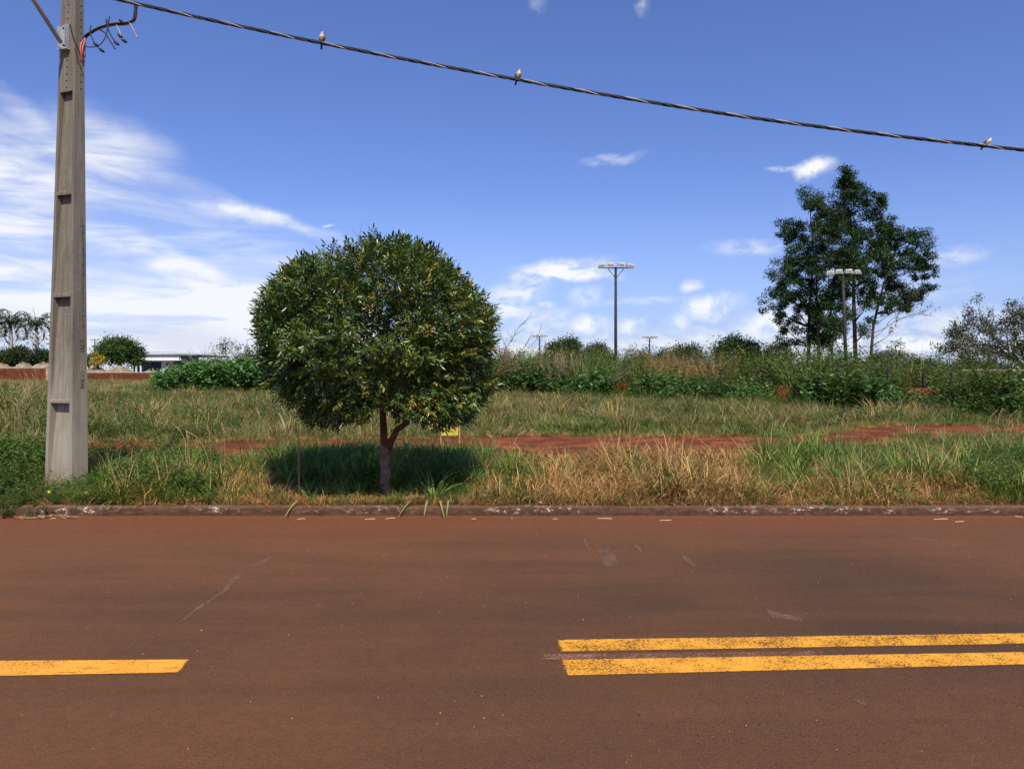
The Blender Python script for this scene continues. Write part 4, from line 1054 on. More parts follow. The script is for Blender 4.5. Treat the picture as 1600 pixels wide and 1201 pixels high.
for i, (px, tp, hw) in enumerate([(0, 566, 40), (34, 565, 34), (66, 566, 36), (150, 571, 34), (186, 570, 36), (238, 576, 30)]):
    Y = 122; b = at(px, HZ, Y); h = at(px, tp, Y).z; w = hw / FPX * Y; mb = MB(); V = []; n = 14; m_ = 6
    for r_ in range(m_ + 1):
        for j in range(n):
            a = 2 * PI * j / n; rr = w * (1 - r_ / m_) * (1 + .2 * mnoise.noise(Vector((math.cos(a) * 2 + i, math.sin(a) * 2, r_ * .3))))
            V.append((rr * math.cos(a), rr * math.sin(a) * .8, h * (1 - (1 - r_ / m_) ** 2.2) * (.86 + .3 * mnoise.noise(Vector((math.cos(a) * 1.5, math.sin(a) * 1.5 + r_ * .5, i * 3.3))))))
    F = [(r_ * n + j, r_ * n + (j + 1) % n, (r_ + 1) * n + (j + 1) % n, (r_ + 1) * n + j) for r_ in range(m_) for j in range(n)]
    mb.add(V, F); o = mb.build('soil_heap', M_TAN, smooth=True); o.location = (b.x, Y, 0); tag(o, ml[i], 'soil heap', 'pale heaps behind the far wall')
def far_pole(px, top, Y, label):
    b = at(px, HZ, Y); z = at(px, top, Y).z; root = empty('distant_utility_pole', (b.x, Y, 0)); tag(root, label, 'utility pole', 'distant utility poles')
    mb = MB(); mb.tube([(0, 0, 0), (0, 0, z)], [.16, .12], 6); mb.build('pole', M_POLE, root)
    mb = MB(); mb.box((0, 0, z - .3), (2.2, .12, .12)); mb.build('cross_arm', M_DARKSTEEL, root)
far_pole(148, 529, 170, 'tiny distant utility pole behind the rounded tree at left')
far_pole(228, 549, 190, 'tiny distant utility pole behind the white building')
mb = MB()
for dz in (0, .35):
    p = at(228, 549, 190); q_ = at(420, 549, 190); mb.tube([tuple(p - Vector((0, 0, dz))), tuple(p.lerp(q_, .5) - Vector((0, 0, dz + .5))), tuple(q_ - Vector((0, 0, dz)))], .035, 3)
tag(mb.build('distant_wires', M_CABLE), 'thin far wires above the white building', 'wires')

# ------------------------------------------------------------------ street tree
random.seed(5)
TY = 8.85; TX = (602 - 800) / FPX * TY
def tz(py): return H - (py - HZ) / FPX * TY
def street_tree():
    root = empty('street_tree', (TX, TY, .13)); tag(root, 'rounded glossy dark green street tree with a forked trunk beside the kerb', 'tree')
    o = Vector((TX, TY, .13))
    def w(px, py, dy=0.0): return Vector(((px - 800) / FPX * TY, TY + dy, tz(py))) - o
    GB = (1.5, 1.75, 1.75); RB = (1.0, .78, .62)
    mb = MB()
    tr = [w(602 + .8 * math.sin(j * .9), 777 - j * 4.3) for j in range(20)]
    mb.tube([tuple(x) for x in tr], [.062 + .02 * math.exp(-j / 1.6) + .003 * math.sin(j * 2.1) + .0025 * (j > 15) * (j - 15) for j in range(20)], 14)
    nv = len(mb.v); mb.c = [tuple(g + (q - g) * min(1, max(0, (v[2] - (tz(722) - o.z)) / .22 + .5 * mnoise.noise(Vector(v) * 14))) for g, q in zip(GB, RB)) for v in mb.v]
    st = [w(603, 700), w(600, 684), w(598, 655, .02), w(598, 625, .03), w(602, 590, .02), w(604, 550), w(600, 500)]
    mb.tube([tuple(x) for x in st], [.052, .046, .042, .040, .034, .027, .016], 10, RB)
    st2 = [w(605, 701), w(613, 686, -.02), w(621, 671, -.03), w(638, 659, -.04), w(664, 648, -.06), w(690, 632, -.05), w(715, 610, -.03)]
    mb.tube([tuple(x) for x in st2], [.048, .04, .036, .034, .030, .024, .015], 9, RB)
    heads = []
    for (a, n_) in ((st[3], 3), (st[4], 4), (st[5], 4), (st[6], 4), (st2[5], 4), (st2[6], 3), (st2[3], 1)):
        for i in range(n_):
            th = random.uniform(0, 2 * PI); el = random.uniform(.1, .9)
            branches(mb, Vector(a), Vector((math.cos(th), math.sin(th), el)), random.uniform(.4, .6), .018, 3, heads, .6, .1, RB, minr=.003)
    mb.build('trunk', M_BARK, root, True)
    prof = [(360, 0), (366, 30), (374, 62), (386, 98), (402, 128), (424, 150), (452, 171), (482, 186), (512, 192), (545, 191), (575, 186), (602, 172), (622, 158), (640, 138), (652, 118), (662, 90), (668, 40), (674, 0)]
    cxt = [(360, 590), (400, 582), (450, 583), (510, 586), (560, 590), (600, 599), (640, 608), (670, 606)]
    def surf(py, th):
        rr = lerp_tab(prof, py) / FPX * TY; cx = (lerp_tab(cxt, py) - 800) / FPX * TY - o.x
        n = mnoise.noise(Vector((math.cos(th) * 1.6, math.sin(th) * 1.6, py * .018))) * .20 + mnoise.noise(Vector((math.cos(th) * 4, math.sin(th) * 4, py * .045 + 5))) * .07
        if th > PI: pass
        return Vector((cx, 0, tz(py) - o.z)), max(0.0, rr * (1.0 + n))
    LC = [(.04, .085, .02), (.055, .105, .025), (.03, .065, .016), (.08, .125, .03), (.095, .14, .032), (.045, .095, .03), (.12, .155, .038)]
    YC = [(.22, .22, .05), (.20, .17, .045), (.30, .29, .09)]
    S_P, S_D = [], []
    cnt = 0; target = 8600; tries = 0
    while cnt < target and tries < 200000:
        tries += 1
        py = random.uniform(360, 672); th = random.uniform(0, 2 * PI)
        c, rr = surf(py, th)
        if random.random() > (rr * 1.02 / 1.5): continue
        f = 1 - abs(random.gauss(0, .22)); 
        if f < .25: continue
        p = c + Vector((math.cos(th) * rr * f, math.sin(th) * rr * f, 0))
        wy = TY + p.y; qx = 800 + FPX * (p.x + o.x) / wy; qy = HZ + FPX * (H - p.z - o.z) / wy
        lo = lerp_tab([(395, 500), (408, 570), (428, 608), (450, 640), (475, 660), (505, 666), (540, 660), (572, 648), (600, 640), (630, 642), (665, 656), (700, 668), (732, 658), (752, 636), (772, 590), (785, 500)], qx)
        hi = lerp_tab([(392, 500), (402, 478), (418, 448), (440, 424), (468, 406), (500, 397), (530, 388), (560, 376), (592, 369), (632, 374), (662, 381), (684, 394), (704, 418), (733, 440), (760, 468), (774, 500), (780, 520)], qx)
        jn = 11 * mnoise.noise(p * 3.1 + Vector((3, 3, 3)))
        if random.random() < .05: jn = random.uniform(-16, -4) if qy < 520 else random.uniform(4, 12)
        if qy > lo + jn or qy < hi + 9 + jn or qx < 402 + .5 * jn or qx > 771 + .5 * jn: continue
        lim = 650 + 26 * min(1, abs(p.x + .12) / .75) + 10 * mnoise.noise(p * 2.1)
        if py > lim: continue
        # pull the top and bottom shells in smoothly
        gap = mnoise.noise(p * 2.6 + Vector((4, 1, 7))) + .45 * mnoise.noise(p * 6.5)
        if gap < -.24 and random.random() < .85: continue
        # outward direction
        cen = Vector((c.x, 0, tz(530) - o.z)); out = (p - cen).normalized()
        S_P.append(p); S_D.append(out); cnt += 1
    P_, D_, U_, L_, W_, C_ = [], [], [], [], [], []
    order = sorted(range(cnt), key=lambda i: S_P[i].y - S_D[i].length * .2)
    big = set(order[:300])
    def sprig(p, out, P_, D_, U_, L_, W_, C_):
        ax = (out * .8 + Vector((random.gauss(0, .45), random.gauss(0, .45), random.gauss(0, .4) + .12))).normalized()
        up = (Vector((0, 0, 1)) * .8 + out * .5 + Vector((random.gauss(0, .3), random.gauss(0, .3), 0))).normalized()
        sd = ax.cross(up).normalized(); up2 = sd.cross(ax)
        Ls = random.uniform(.12, .20); n = random.randint(4, 6)
        tone = mnoise.noise((p) * 1.7 + Vector((9, 2, 4)))
        hot = random.random() < (.05 if p.x < .3 else .10)
        base = random.choice(YC) if hot else random.choice(LC if tone > -.1 else LC[:3])
        for k_ in range(n):
            t = (k_ + .5) / n
            for s in (-1, 1):
                pp = p + ax * (Ls * (t - .5)) ; d = (ax * .75 + sd * s * .8 + Vector((0, 0, -.12)) + up2 * random.gauss(0, .35) + ax * random.gauss(0, .2))
                P_.append(tuple(pp)); D_.append(tuple(d)); U_.append(tuple(up2 + Vector((random.gauss(0, .45), random.gauss(0, .45), random.gauss(0, .3)))))
                l = random.uniform(.044, .074); L_.append(l); W_.append(l * .31)
                g = random.uniform(.75, 1.25); C_.append((base[0] * g, base[1] * g, base[2] * g))
        P_.append(tuple(p + ax * Ls * .5)); D_.append(tuple(ax)); U_.append(tuple(up2)); L_.append(.08); W_.append(.026); C_.append(base)
    tpl = []
    for i in range(10):
        A_ = ([], [], [], [], [], []); sprig(Vector((0, 0, 0)), Vector((0, 0, 1)), *A_)
        V, F, C = leaf_arrays(*[np.array(a_) for a_ in A_[:5]], np.array(A_[5])); me = np_mesh('leaf_sprig', V, F, C); me.materials.append(M_LEAF); tpl.append(me)
    for i in range(cnt):
        if i in big:
            ob = bpy.data.objects.new('leaf_sprig', random.choice(tpl)); COL.objects.link(ob); ob.parent = root; ob.location = S_P[i]
            dv = (S_D[i] + Vector((random.gauss(0, .4), random.gauss(0, .4), random.gauss(0, .3)))).normalized()
            ob.rotation_euler = (dv.to_track_quat('Z', 'Y') @ Matrix.Rotation(random.uniform(0, 6.28), 3, 'Z').to_quaternion()).to_euler()
        else: sprig(S_P[i], S_D[i], P_, D_, U_, L_, W_, C_)
    V, F, C = leaf_arrays(np.array(P_), np.array(D_), np.array(U_), np.array(L_), np.array(W_), np.array(C_))
    l = link('crown', np_mesh('crown', V, F, C), M_LEAF, root); l['kind'] = 'stuff'
street_tree()

# ------------------------------------------------------------------ utility pole
def utility_pole():
    a = R(-20); base = Vector((-5.622, 9.285, .10)); root = empty('utility_pole', base, a)
    tag(root, 'weathered concrete utility pole with stepped recesses beside the kerb', 'utility pole')
    Hh = 8.2
    inv = Matrix.Rotation(-a, 3, 'Z')
    lean = inv @ Vector((.125, -.083, 0)) / 6.0
    def W(z): return (.465 - .0362 * z) / 2
    def D(z): return (.232 - .019 * z) / 2
    def pt(x, y, z): return (x + lean.x * z, y + lean.y * z, z)
    mb = MB()
    def quad(*p): mb.add([pt(*q_) for q_ in p], [(0, 1, 2, 3)])
    zs = [-.3, 1.08, 2.40, 3.67, 4.95, Hh]
    # side faces and back
    for z0, z1 in zip(zs, zs[1:]):
        quad((-W(z0), D(z0), z0), (-W(z0), -D(z0), z0), (-W(z1), -D(z1), z1), (-W(z1), D(z1), z1))
        quad((W(z0), D(z0), z0), (-W(z0), D(z0), z0), (-W(z1), D(z1), z1), (W(z1), D(z1), z1))
    for z0, z1 in zip(zs[:-1], zs[1:-1]):
        quad((W(z0), -D(z0), z0), (W(z0), D(z0), z0), (W(z1), D(z1), z1), (W(z1), -D(z1), z1))
    quad((-W(Hh), -D(Hh), Hh), (W(Hh), -D(Hh), Hh), (W(Hh), D(Hh), Hh), (-W(Hh), D(Hh), Hh))
    def inner(z): return (-W(z) + .048 - .002 * z, W(z) - .052 + .003 * z)
    for z0, z1 in zip(zs[:-1], zs[1:-1]):
        l0, r0 = inner(z0); l1, r1 = inner(z1); f0, f1 = -D(z0), -D(z1); d0, d1 = .012, .105 * (1 - .07 * z1)
        quad((-W(z0), f0, z0), (l0, f0, z0), (l1, f1, z1), (-W(z1), f1, z1))
        quad((r0, f0, z0), (W(z0), f0, z0), (W(z1), f1, z1), (r1, f1, z1))
        quad((l0, f0 + d0, z0), (r0, f0 + d0, z0), (r1, f1 + d1, z1), (l1, f1 + d1, z1))
        quad((l0, f0, z0), (l0, f0 + d0, z0), (l1, f1 + d1, z1), (l1, f1, z1))
        quad((r0, f0 + d0, z0), (r0, f0, z0), (r1, f1, z1), (r1, f1 + d1, z1))
        # ledge above this bay: underside, small lip
        quad((l1, f1 + .002, z1), (l1, f1 + d1, z1), (r1, f1 + d1, z1), (r1, f1 + .002, z1))
        quad((l1, f1 + .002, z1), (r1, f1 + .002, z1), (r1, f1 + .002, z1 + .035), (l1, f1 + .002, z1 + .035))
        quad((l1, f1 + .002, z1 + .035), (r1, f1 + .002, z1 + .035), (r1, f1 + .014, z1 + .045), (l1, f1 + .014, z1 + .045))
    # perforated strips: cells with an octagonal hole
    def cells(p_of, z0, z1, pitch, rh, depth_dir):
        n = int((z1 - z0) / pitch); step = (z1 - z0) / n
        for i in range(n):
            za, zb = z0 + i * step, z0 + (i + 1) * step; zc = (za + zb) / 2
            corners = [Vector(p_of(0, za)), Vector(p_of(1, za)), Vector(p_of(1, zb)), Vector(p_of(0, zb))]
            c = sum(corners, Vector()) / 4; ex = (corners[1] - corners[0]).normalized(); ez = Vector((0, 0, 1))
            outer = [corners[0], (corners[0] + corners[1]) / 2, corners[1], (corners[1] + corners[2]) / 2, corners[2], (corners[2] + corners[3]) / 2, corners[3], (corners[3] + corners[0]) / 2]
            ring = [c + (ex * math.cos(t) + ez * math.sin(t)) * rh for t in [R(225 + 45 * j) for j in range(8)]]
            deep = [q_ + Vector(depth_dir) * .05 for q_ in ring]
            vs = outer + ring + deep
            fs_ = [(j, (j + 1) % 8, 8 + (j + 1) % 8, 8 + j) for j in range(8)] + [(8 + j, 8 + (j + 1) % 8, 16 + (j + 1) % 8, 16 + j) for j in range(8)] + [tuple(range(16, 24))]
            mb.add(vs, fs_)
    zt = 4.95
    cells(lambda u, z: pt(inner(z)[0] + (inner(z)[1] - inner(z)[0]) * u, -D(z), z), zt, Hh, .0855, .014, (0, 1, 0))
    quad((-W(zt), -D(zt), zt), (inner(zt)[0], -D(zt), zt), (inner(Hh)[0], -D(Hh), Hh), (-W(Hh), -D(Hh), Hh))
    quad((inner(zt)[1], -D(zt), zt), (W(zt), -D(zt), zt), (W(Hh), -D(Hh), Hh), (inner(Hh)[1], -D(Hh), Hh))
    cells(lambda u, z: pt(W(z), -D(z) * .15 + D(z) * .95 * u, z), zt, Hh, .0855, .012, (-1, 0, 0))
    quad((W(zt), -D(zt), zt), (W(zt), -D(zt) * .15, zt), (W(Hh), -D(Hh) * .15, Hh), (W(Hh), -D(Hh), Hh))
    quad((W(zt), D(zt) * .8, zt), (W(zt), D(zt), zt), (W(Hh), D(Hh), Hh), (W(Hh), D(Hh) * .8, Hh))
    sh = mb.build('shaft', M_POLE, root)
    # cast lettering running down the right face, worn and mostly illegible
    def glyphs(body, z, size, yoff):
        cu = bpy.data.curves.new('cast_letters', 'FONT'); cu.body = body; cu.size = size; cu.extrude = .003; cu.resolution_u = 2
        tmp = bpy.data.objects.new('tmp', cu); me = bpy.data.meshes.new_from_object(tmp); bpy.data.objects.remove(tmp)
        # x of text -> -z (reads downwards), y of text -> +y
        for v in me.vertices:
            x, y, e = v.co; zz = z - x; v.co = (W(zz) + lean.x * zz + .0015 + e * .6, yoff + y + lean.y * zz, zz)
        me.name = 'cast_letters'; me.materials.append(M_LETTER); ob = bpy.data.objects.new('cast_lettering', me); COL.objects.link(ob); ob.parent = root
    glyphs('IOVI', 1.88, .085, .0); glyphs('CCII00I', 1.48, .07, .01)
    # shallow casting scars where the upper letters are eroded
    sc = MB()
    for i in range(46):
        z = 3.30 - i * .029 + random.uniform(-.004, .004); y = random.uniform(.018, .03) ; L = random.uniform(.012, .04)
        rot = random.choice((0, 0, R(90), R(35), R(-40)))
        sc.box((W(z) + lean.x * z + .0012, y + .018 + lean.y * z, z), (.004, L, .006), 0, rx=rot)
    sc.build('worn_cast_marks', M_LETTER, root)
    # bracket and lamp arm
    L2 = lambda v: inv @ (Vector(v) - base)
    zb = 5.62
    br = MB(); f = -D(zb) - .012
    br.box((lean.x * zb - .02, f + lean.y * zb, zb), (.12, .012, .30)); br.box((lean.x * zb - .078, f - .03 + lean.y * zb, zb), (.008, .06, .26)); br.box((lean.x * zb + .038, f - .03 + lean.y * zb, zb), (.008, .06, .26))
    br.box((lean.x * zb - .02, f - .02 + lean.y * zb, zb - .155), (.15, .06, .022)); bo = br.build('bracket', M_STEEL, root)
    bt = MB()
    for z in (zb + .10, zb - .11): bt.tube([(lean.x * zb - .02, f - .035 + lean.y * zb, z), (lean.x * zb - .02, f + .0 + lean.y * zb, z)], .013, 6)
    bt.build('bolt', M_DARKSTEEL, bo)
    p0 = Vector((lean.x * zb - .02, f - .06 + lean.y * zb, zb - .09)); dirw = inv @ Vector((0.0, -1, .5)).normalized()
    ar = MB(); pts = [p0 + dirw * t for t in (0, .5, 1.0, 1.6)]; pts.append(pts[-1] + inv @ Vector((0, -.7, .2))); pts.append(pts[-1] + inv @ Vector((0, -.5, .06)))
    ar.tube([tuple(x) for x in pts], .026, 10); ar.build('lamp_arm', M_STEEL, root, True)
    lh = MB(); e = pts[-1]; q0 = inv @ Vector((0, -1, .08)); lh.tube([tuple(e - q0 * .05), tuple(e + q0 * .1), tuple(e + q0 * .4), tuple(e + q0 * .6)], [.05, .1, .11, .03], 10); lh.build('lamp_head', M_LAMP, root, True)
    # thin cable running from the bracket round the pole
    cbm = MB(); cbm.tube([tuple(L2(at(109, 38, 8.93))), tuple(L2(at(114, 58, 8.96))), tuple(L2(at(121, 76, 9.02))), tuple(L2(at(127, 90, 9.06)))], .008, 5); cbm.build('lamp_cable', M_CABLE, root)
utility_pole()

# ------------------------------------------------------------------ overhead cable and its joints
CY = 9.02
def cable_z(X): return 0.0058 * (X - 14.9) ** 2 + CZ0
z_left = at(200, 3, CY).z; XL = at(200, 3, CY).x
CZ0 = z_left - .0058 * (XL - 14.9) ** 2
KN = [(200, 3), (500, 67), (808, 124.5), (1174, 184), (1540, 228), (1600, 234.5)]
corr = [(at(x, y, CY).x, at(x, y, CY).z) for x, y in KN]
def cz(X):
    d = [(x, z - cable_z(x)) for x, z in corr]; return cable_z(X) + lerp_tab(d, X)
def overhead():
    root = empty('overhead_cable', (0, 0, 0)); tag(root, 'twisted overhead power cable slanting down from the pole to the right edge', 'cable')
    X0, X1 = XL - .5, 34.0
    n = 900
    for s in range(4):
        pts = []
        for i in range(n + 1):
            X = X0 + (X1 - X0) * (i / n) ** 1.25; ph = X * 2 * PI / .62 + s * PI / 2; r = .0125
            pts.append((X, CY + r * math.cos(ph), cz(X) + r * math.sin(ph)))
        mb = MB(); mb.tube(pts, .0105 if s else .0095, 5, cap=False); mb.build('strand', M_CABLE if s else M_ALU, root, True)
overhead()
def curve_pts(pp, n=16):
    P_ = [Vector(p) for p in pp]; out = []
    for i in range(len(P_) - 1):
        a, b, c, d = P_[max(i - 1, 0)], P_[i], P_[i + 1], P_[min(i + 2, len(P_) - 1)]
        for t in [j / n for j in range(n)]:
            out.append(.5 * ((2 * b) + (c - a) * t + (2 * a - 5 * b + 4 * c - d) * t * t + (3 * b - a - 3 * c + d) * t ** 3))
    out.append(P_[-1]); return [tuple(x) for x in out]
def joints():
    root = empty('cable_tap', at(214, 6, CY)); tag(root, 'bundle of tap wires with loose ends looping from the pole up to the overhead cable', 'wires')
    inv = root.location.copy()
    def wire(name, pts, r, mat, Y=None):
        pp = [at(p[0], p[1], p[2] if len(p) > 2 else CY) - inv for p in pts]; mb = MB(); mb.tube(curve_pts(pp, 8), r, 6); return mb.build(name, mat, root, True)
    main = [(213, 5), (212, 20), (209, 31), (196, 36), (178, 37), (158, 42), (144, 49), (133, 58, 9.1), (131, 70, 9.12), (131, 88, 9.12)]
    for k_, (dx, dy, m_, r) in enumerate([(0, 0, M_CABLE, .012), (-2.2, .8, M_CABLE, .010), (1.5, 1.8, M_ALU, .009), (-.8, 2.8, M_CABLE, .010), (.8, -1.5, M_ALU, .007)]):
        wire('tap_wire', [(p[0] + dx, p[1] + dy, *(p[2:] or (CY + .01 * k_,))) for p in main], r, m_)
    wire('tap_wire', [(133, 60, 9.08), (127, 68, 9.04), (126, 78, 9.03), (128, 92, 9.06), (131, 104, 9.12)], .011, M_REDWIRE)
    wire('tap_wire', [(134, 62, 9.08), (130, 72, 9.04), (129, 84, 9.04), (132, 98, 9.12)], .010, M_REDWIRE)
    for pts, m_, r in [([(142, 40), (141, 52), (148, 68), (155, 76), (162, 82)], M_CABLE, .007), ([(155, 46), (164, 52), (172, 64), (180, 77)], M_CABLE, .009),
                       ([(166, 30), (168, 44), (176, 60), (185, 70)], M_CABLE, .008), ([(182, 40), (187, 50), (190, 58), (195, 67)], M_ALU, .009), ([(192, 34), (202, 36), (208, 46), (215, 60)], M_ALU, .008),
                       ([(131, 72, 9.1), (142, 74), (155, 71), (165, 58), (168, 44), (171, 26)], M_CABLE, .006), ([(166, 30), (170, 42)], M_CABLE, .008)]:
        wire('loose_end', pts, r, m_)
    for x, y in ((150, 70), (190, 34), (188, 57), (159, 79), (182, 68), (194, 64)):
        mb = MB(); c = at(x, y, CY) - inv; mb.tube([tuple(c + Vector((-.03, 0, .02))), tuple(c), tuple(c + Vector((.03, 0, -.02)))], [.012, .02, .012], 6); mb.build('connector', M_CABLE, root, True)
joints()

# ------------------------------------------------------------------ birds
M_FEATH = noisy_mat('plumage', (.9, .9, .9), (1, 1, 1), 90, .8, use_col=True)
def bird(px, label, yaw, pitch, s=1.0):
    X = (px - 800) / FPX * CY; z = cz(X) + .022
    root = empty('bird', (X, CY, z), yaw); tag(root, label, 'bird', 'small birds perched on the overhead cable'); root.scale = (s,) * 3
    up = Vector((math.sin(pitch), 0, math.cos(pitch)))       # body axis in local XZ, front = -Y
    BEL = (.42, .30, .19); BRN = (.085, .06, .05); CRM = (.62, .52, .40)
    bm = MB(); n = 10
    prof = [(-.01, .012), (.0, .022), (.02, .032), (.045, .036), (.068, .030), (.082, .021), (.092, .022), (.106, .0225), (.118, .016), (.124, .004)]
    vs = []; cols = []
    for t, r in prof:
        hx = .004 if t > .085 else 0
        for j in range(n):
            th = 2 * PI * j / n; p = up * t + Vector((math.cos(th) * r + hx, math.sin(th) * r * 1.1 - (.006 if .02 < t < .08 else 0) - (.004 if t > .085 else 0), 0)); vs.append(tuple(p))
            front = -math.sin(th)
            c = (CRM if .05 < t < .1 and front > -.1 else BEL if front > .0 else BRN)
            if t >= .1: c = BRN if front < .5 or t > .112 else CRM
            cols.append(c)
    fs_ = [(i * n + j, i * n + (j + 1) % n, (i + 1) * n + (j + 1) % n, (i + 1) * n + j) for i in range(len(prof) - 1) for j in range(n)] + [tuple(range(n - 1, -1, -1)), tuple((len(prof) - 1) * n + j for j in range(n))]
    b0 = 0; bm.v += vs; bm.f += fs_; bm.c += cols; bm.build('body', M_FEATH, root, True)
    bk = MB(); h = up * .108; bk.tube([tuple(h + Vector((.006, -.018, 0))), tuple(h + Vector((.012, -.036, -.002)))], [.005, .0008], 5, (.03, .03, .03)); bk.build('beak', M_FEATH, root)
    for sd in (-1, 1):
        e = MB(); c = h + Vector((sd * .0165 + .004, -.012, .002)); e.tube([tuple(c + Vector((sd * -.002, 0, -.0028))), tuple(c + Vector((sd * .002, 0, 0))), tuple(c + Vector((sd * -.002, 0, .0028)))], [.001, .0032, .001], 6, (.01, .01, .01)); e.build('eye', M_FEATH, root)
        wg = MB(); a_ = up * .075 + Vector((sd * .027, .008, 0)); b_ = up * .035 + Vector((sd * .033, .014, 0)); c_ = up * -.012 + Vector((sd * .012, .028, 0))
        wg.tube([tuple(a_), tuple(b_), tuple(c_)], [.010, .014, .003], 6, BRN); wg.build('wing', M_FEATH, root, True)
        lg = MB(); lg.tube([tuple(up * .005 + Vector((sd * .011, -.004, 0))), (sd * .012, -.006, -.012)], .0022, 4, (.10, .07, .06))
        for ty in (-1, 0, 1): lg.tube([(sd * .012, -.006, -.012), (sd * .012 + ty * .006, -.018, -.011), (sd * .012 + ty * .008, -.024, -.022)], [.0022, .002, .001], 4, (.10, .07, .06))
        lg.build('leg', M_FEATH, root)
    tl = MB(); t0 = up * .0 + Vector((0, .018, 0)); td = (-up + Vector((0, .15, 0))).normalized(); sx = Vector((math.cos(pitch), 0, -math.sin(pitch)))
    for off in (-.6, 0, .6):
        o2 = sx * off * .008; tl.add([tuple(t0 + o2 - sx * .007), tuple(t0 + o2 + sx * .007), tuple(t0 + td * .095 + o2 * 1.5 + sx * .006), tuple(t0 + td * .095 + o2 * 1.5 - sx * .006),
                tuple(t0 + o2 - sx * .007 + Vector((0, .004, 0))), tuple(t0 + o2 + sx * .007 + Vector((0, .004, 0))), tuple(t0 + td * .095 + o2 * 1.5 + sx * .006 + Vector((0, .003, 0))), tuple(t0 + td * .095 + o2 * 1.5 - sx * .006 + Vector((0, .003, 0)))],
               [(0, 3, 2, 1), (4, 5, 6, 7), (0, 1, 5, 4), (1, 2, 6, 5), (2, 3, 7, 6), (3, 0, 4, 7)], (.05, .045, .05))
    tl.build('tail', M_FEATH, root)
bird(502, 'small brown bird with a buff breast on the cable, nearest the pole', R(-8), R(8), .95)
bird(808.5, 'small bird with a pale breast on the cable, middle of the three', R(12), R(14), .9)
bird(1541, 'small bird leaning forward on the cable at the far right', R(25), R(42), .95)

# ------------------------------------------------------------------ individual grass clumps with separate blades
def blade_variant(seed):
    random.seed(seed); L = random.uniform(.42, .62); w = random.uniform(.012, .019); pts = []; ang = random.uniform(.25, .7); cu = random.uniform(.9, 1.6); p = Vector((0, 0, 0)); seg = 8
    V, F = [], []
    for i in range(seg + 1):
        t = i / seg; a = ang + cu * t * t
        ww = w * (1 - t ** 2.2) + .0006
        V += [(p.x, -ww / 2, p.z + ww * .2), (p.x, 0, p.z), (p.x, ww / 2, p.z + ww * .2)]
        p = p + Vector((math.sin(a), 0, math.cos(a))) * (L / seg)
    for i in range(seg): F += [(i * 3, i * 3 + 1, i * 3 + 4, i * 3 + 3), (i * 3 + 1, i * 3 + 2, i * 3 + 5, i * 3 + 4)]
    c = random.choice([(.10, .21, .065), (.13, .25, .085), (.08, .17, .05), (.16, .27, .10)])
    me = np_mesh('blade', V, F, np.array([c] * len(V))); me.materials.append(M_GRASS); return me
bv = [blade_variant(100 + i) for i in range(10)]; random.seed(77)
def clump(px, Y, n, s, label, low=.0, spread=1.0):
    x = (px - 800) / FPX * Y; root = empty('grass_clump', (x, Y, gz(x, Y) - .01)); tag(root, label, 'grass clump', 'clumps of long green grass on the verge')
    for i in range(n):
        ob = bpy.data.objects.new('blade', random.choice(bv)); COL.objects.link(ob); ob.parent = root
        a = random.uniform(0, 2 * PI); r = random.uniform(0, .07); ob.location = (math.cos(a) * r, math.sin(a) * r, 0)
        q_ = random.uniform(.65, 1.1) * s; ob.scale = (q_,) * 3; ob.rotation_euler = (random.gauss(0, .12), random.uniform(-.2, .55) * spread + low, a + random.gauss(0, .4))
clump(678, 8.42, 60, .95, 'large bright green grass clump spilling over the kerb right of the street tree', .15)
clump(488, 8.42, 26, .5, 'small bright green grass clump at the kerb left of the street tree')
clump(545, 9.2, 44, 1.0, 'shaded long-bladed grass clump left of the tree trunk')
clump(500, 9.6, 40, .95, 'shaded grass clump farther left under the street tree')
clump(660, 9.6, 44, 1.05, 'shaded tall grass clump behind and right of the tree trunk')
clump(575, 10.3, 44, 1.15, 'tall shaded grass clump right behind the tree trunk')
clump(450, 9.4, 36, .9, 'grass clump at the left edge of the tree shade')
clump(735, 9.7, 34, .8, 'green grass clump at the right edge of the tree shade')
clump(1398, 10.2, 50, .9, 'large green arching grass clump in the verge at right')
clump(1450, 9.8, 44, .9, 'green grass clump just right of the large arching clump')
clump(1245, 10.4, 34, .8, 'green grass clump above the dry grass right of centre')
clump(820, 10.6, 30, .65, 'low green grass clump at the left end of the dry grass')
# blades hanging over the kerb
def hang(px, dx, label):
    x = (px - 800) / FPX * 8.0; mb = MB(); pts = [(0, .14, .03), (dx * .2, 0, .045), (dx * .6, -.10, -.02), (dx, -.17, -.10)]
    P_ = curve_pts(pts, 4); V, F = [], []
    for i, p in enumerate(P_):
        w = .013 * (1 - (i / (len(P_) - 1)) ** 2) + .0008; V += [(p[0] - w, p[1], p[2]), (p[0] + w, p[1], p[2] + .002)]
    F = [(2 * i, 2 * i + 1, 2 * i + 3, 2 * i + 2) for i in range(len(P_) - 1)]
    mb.add(V, F, (.22, .25, .12)); o = mb.build('hanging_blade', M_GRASS); o.location = (x, 8.0, .115); tag(o, label, 'grass blade', 'grass blades bent over the kerb')
hang(644, -.13, 'grass blade bent leftwards over the kerb below the big clump')
hang(668, -.02, 'short grass blade straight over the kerb below the big clump')
hang(686, .07, 'grass blade bent rightwards over the kerb below the big clump')
hang(701, -.01, 'rightmost grass blade over the kerb below the big clump')
hang(466, -.10, 'green blade over the kerb below the small clump')
